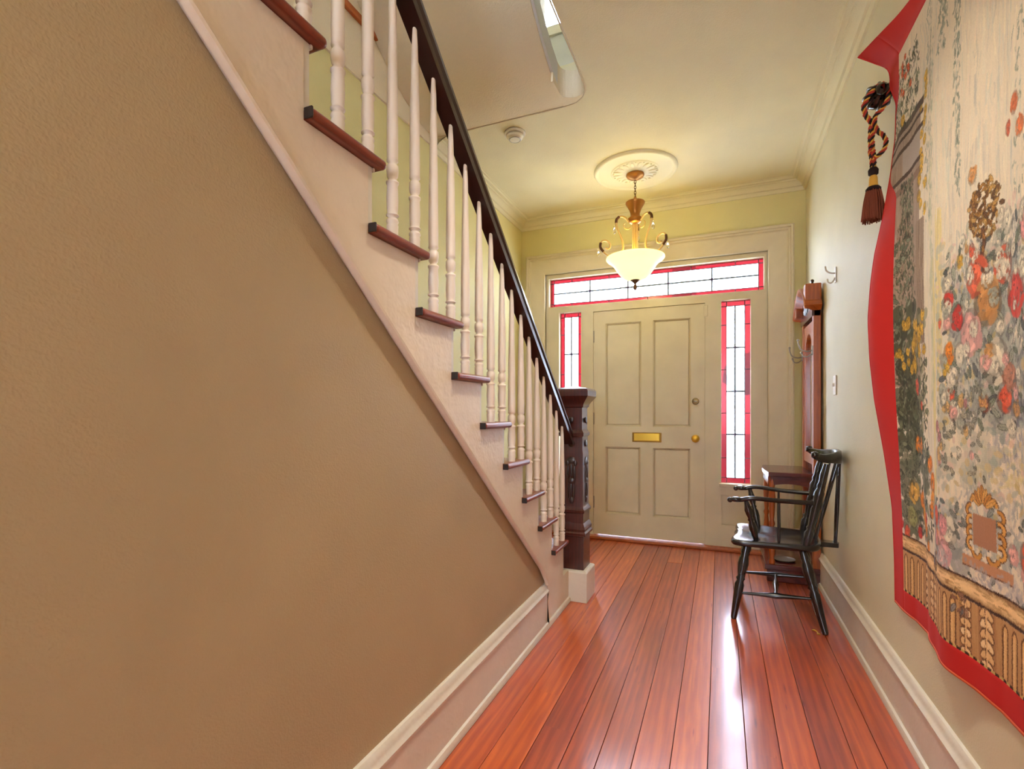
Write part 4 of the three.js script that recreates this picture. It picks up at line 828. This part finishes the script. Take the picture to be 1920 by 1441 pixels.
  for (const [s, y, r, t] of [[0.30, 0.945, 26, orange], [0.30, 0.895, 24, [240, 156, 62]], [0.29, 0.86, 20, orange], [0.16, 0.885, 32, [224, 174, 84]], [0.20, 0.87, 26, orange], [0.22, 0.82, 30, [236, 150, 44]], [0.235, 0.79, 26, orange], [0.15, 0.80, 30, [150, 148, 96]], [0.18, 0.755, 18, red], [0.24, 0.82, 15, red], [0.125, 0.735, 20, coral], [0.15, 0.715, 22, white], [0.26, 0.735, 16, orange], [0.10, 0.76, 14, red]]) flower(s, y, r, t);
  // centre: vase of gold and a great bouquet
  mass(0.58, 1.2, 1.14, 1.56, 150, [[150, 152, 142], [128, 130, 126], [176, 172, 160], [112, 110, 118]], 16, 44, 0.5); mass(0.42, 0.75, 0.98, 1.2, 50, [[196, 188, 166], [170, 166, 150]], 12, 34, 0.4); mass(0.34, 1.2, 0.74, 0.9, 70, [[160, 160, 152], [136, 140, 136], [186, 176, 170]], 14, 36, 0.5);
  scrub(0.56, 0.98, 1.15, 1.60, 900, [[128, 132, 120], [150, 148, 138], [104, 108, 104], [176, 172, 158], [96, 92, 98]], 0.55, 3, 10, 8, 34, 14);
  for (let i = 0; i < 900; i++) { const q = rnd(), t = q < 0.3 ? [186, 184, 168] : q < 0.5 ? [214, 196, 176] : q < 0.65 ? [220, 184, 170] : q < 0.8 ? [158, 164, 150] : [206, 178, 120], v = rr(-14, 14); c.fillStyle = col(t[0] + v, t[1] + v, t[2] + v, 0.6); c.beginPath(); c.ellipse(X(rr(0.44, 1.24)), Y(rr(0.80, 1.64)), rr(4, 14), rr(4, 16), rr(0, 3), 0, 7); c.fill(); }
  leaves(0.50, 1.2, 1.12, 1.60, 170, [[128, 136, 116], [108, 116, 104], [160, 160, 140], [90, 92, 92]], 9, 22);
  for (let i = 0; i < 130; i++) { const a = rr(0, 6.3), q = Math.sqrt(rnd()); const s = 0.735 + 0.062 * q * Math.cos(a), y = 1.655 + 0.07 * q * Math.sin(a); leaf(s, y, rr(5, 13), [[196, 136, 62], [150, 98, 46], [222, 170, 92], [112, 74, 40]][Math.floor(rnd() * 4)], rr(0, 6)); }
  for (let k = 0; k < 9; k++) leaf(0.728 + 0.004 * Math.sin(k), 1.60 - k * 0.014, 14 - k, k % 2 ? [176, 118, 60] : [124, 84, 60], 1.4);
  flower(0.69, 1.76, 18, [214, 150, 90], 6);
  for (const [s, y, r, t] of [[0.70, 1.50, 44, [226, 104, 72]], [0.80, 1.50, 36, coral], [0.86, 1.42, 42, [206, 60, 46]], [0.74, 1.43, 46, [204, 144, 84]], [0.67, 1.36, 50, rose], [0.60, 1.41, 28, red], [0.56, 1.47, 20, red], [0.55, 1.41, 20, rose], [0.76, 1.28, 44, white], [0.81, 1.24, 28, [190, 130, 106]], [0.79, 1.19, 24, coral], [0.56, 1.32, 24, orange], [0.54, 1.28, 18, yellow], [0.61, 1.31, 26, white], [0.57, 1.21, 14, coral], [0.72, 1.18, 18, [150, 80, 62]], [0.92, 1.55, 30, pink], [0.95, 1.35, 30, [190, 100, 60]], [0.82, 1.60, 26, white], [0.62, 1.56, 16, gold], [1.02, 1.46, 46, coral], [1.08, 1.34, 44, rose], [0.98, 1.24, 40, white], [0.86, 1.84, 20, [214, 110, 60]], [0.89, 1.78, 18, [222, 120, 66]], [0.83, 1.80, 14, [204, 96, 60]]]) flower(s, y, r, t);
  for (let i = 0; i < 90; i++) { const q = rnd(); flower(rr(0.48, 1.22), rr(1.12, 1.62), rr(9, 22), q < 0.3 ? white : q < 0.5 ? rose : q < 0.62 ? coral : q < 0.72 ? [206, 150, 90] : [168, 166, 150], 5); }
  leaves(0.46, 0.72, 0.98, 1.22, 70, [[168, 164, 146], [142, 140, 126], [186, 176, 150]], 7, 16);
  for (let i = 0; i < 22; i++) flower(rr(0.44, 0.72), rr(1.0, 1.2), rr(8, 17), [white, rose, [214, 170, 110], [180, 120, 120]][Math.floor(rnd() * 4)], 6);
  for (const [s, y, r, t] of [[0.90, 1.08, 40, white], [0.92, 1.0, 30, [204, 164, 134]], [0.90, 0.95, 26, [214, 140, 100]]]) flower(s, y, r, t);
  // lower flowers and gilt picture frame
  leaves(0.34, 1.2, 0.72, 0.92, 110, [[140, 142, 134], [116, 122, 116], [164, 160, 150]], 8, 18);
  for (const [s, y, r, t] of [[0.40, 0.86, 26, coral], [0.42, 0.80, 24, [214, 140, 96]], [0.40, 0.79, 22, pink], [0.50, 0.79, 30, rose], [0.52, 0.76, 32, [226, 170, 170]], [0.56, 0.83, 30, white], [0.50, 0.84, 24, pink], [0.48, 0.75, 26, [222, 184, 178]], [0.88, 0.80, 44, rose], [0.93, 0.77, 46, [214, 142, 120]], [0.86, 0.84, 30, coral], [0.95, 0.86, 34, [200, 148, 70]], [1.02, 0.80, 44, pink], [0.80, 0.83, 20, rose]]) flower(s, y, r, t, 8);
  c.fillStyle = col(178, 124, 92); c.fillRect(X(0.655), Y(0.90), X(0.745) - X(0.655), Y(0.82) - Y(0.90));
  const curl = (s, y, r, a0, a1, w, t) => { c.strokeStyle = col(92, 56, 28, 0.9); c.lineWidth = w + 5; c.beginPath(); c.arc(X(s), Y(y), r, a0, a1); c.stroke(); c.strokeStyle = col(...t); c.lineWidth = w; c.beginPath(); c.arc(X(s), Y(y), r, a0, a1); c.stroke(); };
  for (const q of [-1, 1]) {
    for (let k = 0; k < 4; k++) curl(0.70 + q * 0.054, 0.905 - k * 0.028, 15, q > 0 ? -1.8 : 1.3, q > 0 ? 1.8 : 5.0, 9, k % 2 ? [226, 164, 82] : [206, 142, 64]);
    curl(0.70 + q * 0.03, 0.925, 20, 3.3, 6.1, 10, [222, 158, 76]); curl(0.70 + q * 0.032, 0.806, 18, 0.1, 3.0, 10, [208, 146, 70]);
  }
  for (let i = -3; i <= 3; i++) { leaf(0.70 + i * 0.010, 0.957 - Math.abs(i) * 0.007, 21, i % 2 ? [232, 168, 84] : [204, 134, 58], -1.57 + i * 0.34); }
  c.fillStyle = col(198, 142, 104); c.fillRect(X(0.61), Y(0.785), X(0.80) - X(0.61), 26); c.fillStyle = col(120, 80, 60); c.fillRect(X(0.61), Y(0.785) + 26, X(0.80) - X(0.61), 4);
  // stone ledge, gilt moulding and carved wooden panel along the foot
  scrub(0.34, s1, 0.715, 0.775, 220, [[176, 168, 168], [164, 158, 160], [188, 178, 176]], 0.6, 5, 12, 6, 16, 14);
  const mouldY = 0.722, X0 = (s) => (s - s0) * K;
  for (let i = 0; i < 50; i++) { const t = i / 50, e = Math.pow(Math.sin(Math.PI * t), 0.7); c.fillStyle = col(112 + 136 * e, 70 + 140 * e, 36 + 116 * e); c.fillRect(0, Y(mouldY) + i, W, 1.5); }
  for (let i = 0; i < 420; i++) { const q = rnd(); c.fillStyle = q < 0.5 ? col(132, 82, 40, 0.35) : col(250, 216, 160, 0.4); c.beginPath(); c.ellipse(rnd() * W, Y(mouldY) + 4 + rnd() * 42, rr(4, 22), rr(1.5, 4), 0, 0, 7); c.fill(); }
  for (let x = 0; x < W; x += 9) { c.fillStyle = col(70, 44, 34); c.beginPath(); c.ellipse(x, Y(mouldY) + 52, 7, rr(3, 6), 0, 0, 7); c.fill(); c.beginPath(); c.ellipse(x, Y(mouldY), 7, rr(1.5, 3.5), 0, 0, 7); c.fill(); }
  const py = Y(mouldY) + 56;
  c.fillStyle = col(196, 148, 96); c.fillRect(0, py, W, H - py);
  for (let i = 0; i < 900; i++) { const v = rr(-20, 16); c.strokeStyle = col(196 + v, 146 + v, 94 + v, 0.5); c.lineWidth = rr(2, 5); const x = rnd() * W, y = py + rnd() * (H - py); c.beginPath(); c.moveTo(x, y); c.lineTo(x + rr(-3, 3), y + rr(20, 60)); c.stroke(); }
  const flute = (s) => { const x = X0(s), w = 20; c.lineWidth = 5; c.strokeStyle = col(104, 66, 38, 0.9); c.fillStyle = col(224, 176, 112); c.beginPath(); c.moveTo(x - w / 2, H); c.lineTo(x - w / 2 + rr(-2, 2), py + 24); c.quadraticCurveTo(x, py - 2, x + w / 2, py + 24); c.lineTo(x + w / 2, H); c.fill(); c.stroke(); c.strokeStyle = col(244, 206, 148, 0.8); c.lineWidth = 4; c.beginPath(); c.moveTo(x - 3, py + 26); c.lineTo(x - 3, H - 12); c.stroke(); };
  for (const s of [0.125, 0.165, 0.205, 0.245, 0.47, 0.505, 0.54, 0.575, 0.765, 0.805, 0.845, 0.885, 0.925, 1.07, 1.11, 1.15, 1.19, 1.23]) flute(s);
  const acanthus = (s, w) => {
    c.fillStyle = col(176, 126, 80); c.fillRect(X0(s) - w * 0.62, py, w * 1.24, H - py);
    for (let k = 0; k < 6; k++) for (const q of [-1, 1]) {
      const y = py + 10 + k * 26; c.save(); c.translate(X0(s) + q * w * 0.2, y); c.rotate(q * 0.65);
      c.fillStyle = k % 2 ? col(246, 214, 162) : col(232, 190, 132); c.strokeStyle = col(92, 58, 36, 0.9); c.lineWidth = 3; c.beginPath(); c.ellipse(0, 0, w * 0.34, 11, 0, 0, 7); c.fill(); c.stroke();
      c.strokeStyle = col(150, 100, 60, 0.8); c.lineWidth = 2; c.beginPath(); c.arc(q * w * 0.12, 2, 6, 0.2, 3); c.stroke(); c.restore();
    }
    c.fillStyle = col(236, 194, 136); c.fillRect(X0(s) - 3, py, 6, H - py);
  };
  for (const [s, w] of [[0.295, 44], [0.385, 34], [0.425, 30], [0.62, 36], [0.70, 54], [1.00, 54]]) acanthus(s, w);
  for (const [s, y] of [[0.345, 0.70], [0.60, 0.655], [0.36, 0.73]]) { leaves(s - 0.03, s + 0.03, y - 0.04, y + 0.02, 14, [[140, 132, 128], [206, 152, 84], [170, 120, 90]], 8, 16); }
  for (let i = 0; i < W; i += 14) { c.fillStyle = i % 28 ? col(214, 184, 110) : col(60, 40, 26); c.fillRect(i, H - 7, 14, 7); }
  const img = c.getImageData(0, 0, W, H), src = new Uint8ClampedArray(img.data);
  for (let y = 0; y < H; y++) for (let x = 0; x < W; x++) {       // woven threads: neighbours exchanged along the warp
    const h = Math.sin(x * 12.9898 + Math.floor(y / 3) * 78.233) * 43758.5453, f = h - Math.floor(h), dx = Math.round((f - 0.5) * 3), dy = Math.round((((f * 31) % 1) - 0.5) * 4);
    const q = 4 * (clamp(y + dy, 0, H - 1) * W + clamp(x + dx, 0, W - 1)), p = 4 * (y * W + x), k = 0.97 + 0.06 * ((f * 17) % 1);
    for (let e = 0; e < 3; e++) img.data[p + e] = clamp(src[q + e] * k, 0, 255);
  }
  c.putImageData(img, 0, 0);
  const t = new THREE.CanvasTexture(cv); t.colorSpace = THREE.SRGBColorSpace; t.anisotropy = 8; return t;
}
{
  const tp = tag(group('tapestry'), 'large floral tapestry with red border hanging on the right wall', 'tapestry');
  const b = 0.10, s0 = b, s1 = TW - b, y0 = TY0 + 0.075, y1 = TY1 - 0.085;
  const weave = dataTex(64, (x, y) => grey(0.5 + 0.25 * Math.sin(x * Math.PI / 4) + 0.25 * Math.sin(y * Math.PI / 2)), 8, false);
  weave.repeat.set(14, 24);
  const hem = (y) => 0.004 + (b - 0.004) * (1 - sstep(y, 1.93, 2.06) * (1 - sstep(y, 2.28, 2.38)));      // the border is folded back here
  mesh('woven_picture', cloth(hem, s1, y0, y1, 90, 90, 0.003, (s, y) => [s / s1, (y - y0) / (y1 - y0)]), std({ map: tapestryPrint(0, s1, y0, y1), roughness: 0.9, bumpMap: weave, bumpScale: 0.0003 }), tp);
  mesh('red_border', [cloth(0, (y) => hem(clamp(y, y0, y1)), TY0, TY1, 12, 90), cloth(s1, TW, TY0, TY1, 8, 60), cloth(s0, s1, TY0, y0, 90, 6), cloth(s0, s1, y1, TY1, 90, 8)], M.red, tp);
  const pts = []; for (let i = 0; i <= 60; i++) { const s = TW * i / 60; pts.push(new THREE.Vector3(tapX(s, TY0) + 0.0015, TY0, -(TD - s))); }
  const pts2 = []; for (let i = 0; i <= 60; i++) { const y = TY0 + (TY1 - TY0) * i / 60; pts2.push(new THREE.Vector3(tapX(0, y) + 0.0015, y, -TD)); }
  mesh('piping', [tube(pts, 0.0045, 160, 6)], M.piping, tp);
  mesh('lining', [tube(pts2, 0.0035, 160, 6)], M.red, tp);
}
{
  const r = tag(group('tapestry_rod'), 'dark carved wooden rod with finial that carries the tapestry', 'rod');
  const x = 0.6105, y = 2.425;
  mesh('rod', turned(V(x, y, 0.86), V(x, y, 2.325), [[0.007, 0], [0.007, 1]], 14), M.cordBlack, r);
  const fin = lathe([[0.010, 0], [0.020, 0.008], [0.024, 0.016], [0.014, 0.026], [0.032, 0.040], [0.046, 0.062], [0.045, 0.084], [0.028, 0.104], [0.012, 0.116], [0.009, 0.122], [0, 0.126]], 18);
  fin.rotateX(-Math.PI / 2); fin.translate(x - 0.034, y - 0.02, -2.305); mesh('finial', fin, M.black, r);
  const ribs = []; for (let k = 0; k < 8; k++) { const a = k * Math.PI / 4; const g = tube([0.036, 0.055, 0.078, 0.104].map((t, i) => new THREE.Vector3(Math.cos(a) * [0.030, 0.046, 0.047, 0.028][i], Math.sin(a) * [0.030, 0.046, 0.047, 0.028][i], -t)), 0.005, 10, 6); g.translate(x - 0.034, y - 0.02, -2.305); ribs.push(g); }
  mesh('finial_carving', ribs, M.newelCarve, r);
}
{
  const t = tag(group('tassel_cord'), 'knotted red, black and gold cord with tassel hanging from the tapestry rod', 'tassel');
  const x = 0.560, d = 2.372;
  const twist = (pts, r, name) => {
    const cu = new THREE.CatmullRomCurve3(pts, false, 'centripetal'), n = Math.max(40, Math.round(cu.getLength() / 0.0035)), fr = cu.computeFrenetFrames(n, false);
    ['cordBlack', 'cordRed', 'cordGold'].forEach((m, k) => {
      const q = []; for (let i = 0; i <= n; i++) { const p = cu.getPointAt(i / n), a = i * 0.62 + k * 2.094; q.push(p.addScaledVector(fr.normals[i], Math.cos(a) * r * 0.55).addScaledVector(fr.binormals[i], Math.sin(a) * r * 0.55)); }
      mesh('cord_strand', new THREE.TubeGeometry(new THREE.CatmullRomCurve3(q), n * 2, m === 'cordGold' ? r * 0.42 : r * 0.6, 5), M[m], t);
    });
  };
  twist([V(0.5765, 2.428, 2.3315), V(0.550, 2.412, 2.334), V(0.526, 2.372, 2.352), V(x - 0.028, 2.345, d - 0.004), V(x - 0.014, 2.325, d + 0.008), V(x - 0.002, 2.30, d), V(x - 0.004, 2.24, d + 0.004), V(x, 2.17, d), V(x + 0.002, 2.12, d)], 0.009);
  twist([V(0.5785, 2.430, 2.3305), V(0.600, 2.400, 2.332), V(0.590, 2.350, 2.345), V(x + 0.004, 2.32, d - 0.01), V(x + 0.008, 2.27, d - 0.012), V(x + 0.030, 2.225, d - 0.030), V(x + 0.032, 2.19, d - 0.032), V(x + 0.012, 2.165, d - 0.012), V(x - 0.008, 2.18, d + 0.006), V(x - 0.004, 2.215, d)], 0.008);
  twist([V(x - 0.006, 2.31, d + 0.004), V(x - 0.008, 2.25, d + 0.010), V(x - 0.006, 2.19, d + 0.004), V(x - 0.003, 2.12, d)], 0.008);
  const at = (g) => { g.translate(x, 0, -d); return g; };
  mesh('tassel_knot', at(lathe([[0, 2.128], [0.012, 2.126], [0.018, 2.116], [0.017, 2.100], [0.010, 2.094], [0, 2.093]], 16)), M.cordBlack, t);
  mesh('tassel_neck', at(lathe([[0.010, 2.096], [0.014, 2.085], [0.015, 2.060], [0.017, 2.048], [0, 2.046]], 16)), M.cordGold, t);
  mesh('tassel_collar', at(lathe([[0, 2.052], [0.020, 2.050], [0.026, 2.042], [0.025, 2.032], [0, 2.030]], 18)), M.cordBlack, t);
  const fr = []; for (let k = 0; k < 120; k++) { const a = k * 2.399, q = 0.024 * Math.sqrt((k + 0.5) / 120), e = 0.040 * Math.sqrt((k + 0.5) / 120) + rr(-0.002, 0.002); fr.push(at(tube([new THREE.Vector3(q * Math.cos(a), 2.036, q * Math.sin(a)), new THREE.Vector3(q * 1.35 * Math.cos(a), 1.99, q * 1.35 * Math.sin(a)), new THREE.Vector3(e * Math.cos(a), 1.918 + rr(-0.006, 0.006), e * Math.sin(a))], 0.0021, 8, 5))); }
  mesh('tassel_fringe', fr, M.tassel, t);
}
// ================================================================ OUTSIDE THE FRONT DOOR: porch, paving, tree (seen blurred through the leaded glass)
{
  struct(mesh('ground', box(-30, 30, -0.6, -0.45, DF + 0.3, 40), std({ color: srgb(196, 198, 196), roughness: 0.95 })), 'pale paving outside');
  const porch = struct(group('porch'), 'wooden porch outside the front door');
  for (let x = -3; x < 2; x += 0.25) mesh('porch_board', rbox(x + 0.004, x + 0.246, -0.18, -0.02, DF + 0.24, DF + 2.3, 0.004, 1), std({ color: srgb(150, 152, 156), roughness: 0.7 }), porch);
  mesh('porch_base', box(-3, 2, -0.46, -0.18, DF + 0.26, DF + 2.25), M.upstairs, porch);
  for (const [x, k] of [[-2.6, 1.5], [-0.42, 1.5], [1.8, 1.5]]) { const g = lathe([[0.13, -0.02], [0.13, 0.05], [0.10, 0.08], [0.10, 0.5], [0.095, 3.4], [0.11, 3.45], [0.13, 3.5]].map(([r, y]) => [r * k, y]), 20); g.translate(x, 0, -(DF + 2.1)); mesh('porch_column', g, std({ color: srgb(214, 228, 236), roughness: 0.6 }), porch); }
  [[1.9, 22, 1.5]].forEach(([x, d, s], n) => {
    const t = tag(group('street_tree'), 'pale leafy tree outside, blurred behind the sidelight by the door knob', 'tree');
    mesh('trunk', turned(V(x, -0.46, d), V(x, 1.2 * s, d), [[0.10 * s, 0], [0.07 * s, 0.3], [0.05 * s, 1]]), std({ color: srgb(84, 70, 58), roughness: 0.95 }), t);
    const blobs = []; for (let k = 0; k < 9; k++) { const g = new THREE.IcosahedronGeometry(rr(0.35, 0.6) * s, 2), p = g.attributes.position; for (let i = 0; i < p.count; i++) { const q = new THREE.Vector3().fromBufferAttribute(p, i), f = 1 + 0.18 * Math.sin(q.x * 11) * Math.sin(q.y * 9 + 1) * Math.sin(q.z * 10 + 2); p.setXYZ(i, q.x * f, q.y * f, q.z * f); } g.computeVertexNormals(); g.translate(x + rr(-0.7, 0.7) * s, 1.5 * s + rr(-0.5, 0.6) * s, -(d + rr(-0.6, 0.6) * s)); blobs.push(g); }
    mesh('crown', blobs, std({ color: srgb(176, 196, 190), roughness: 0.95 }), t);
  });
}

renderer.render(scene, camera);
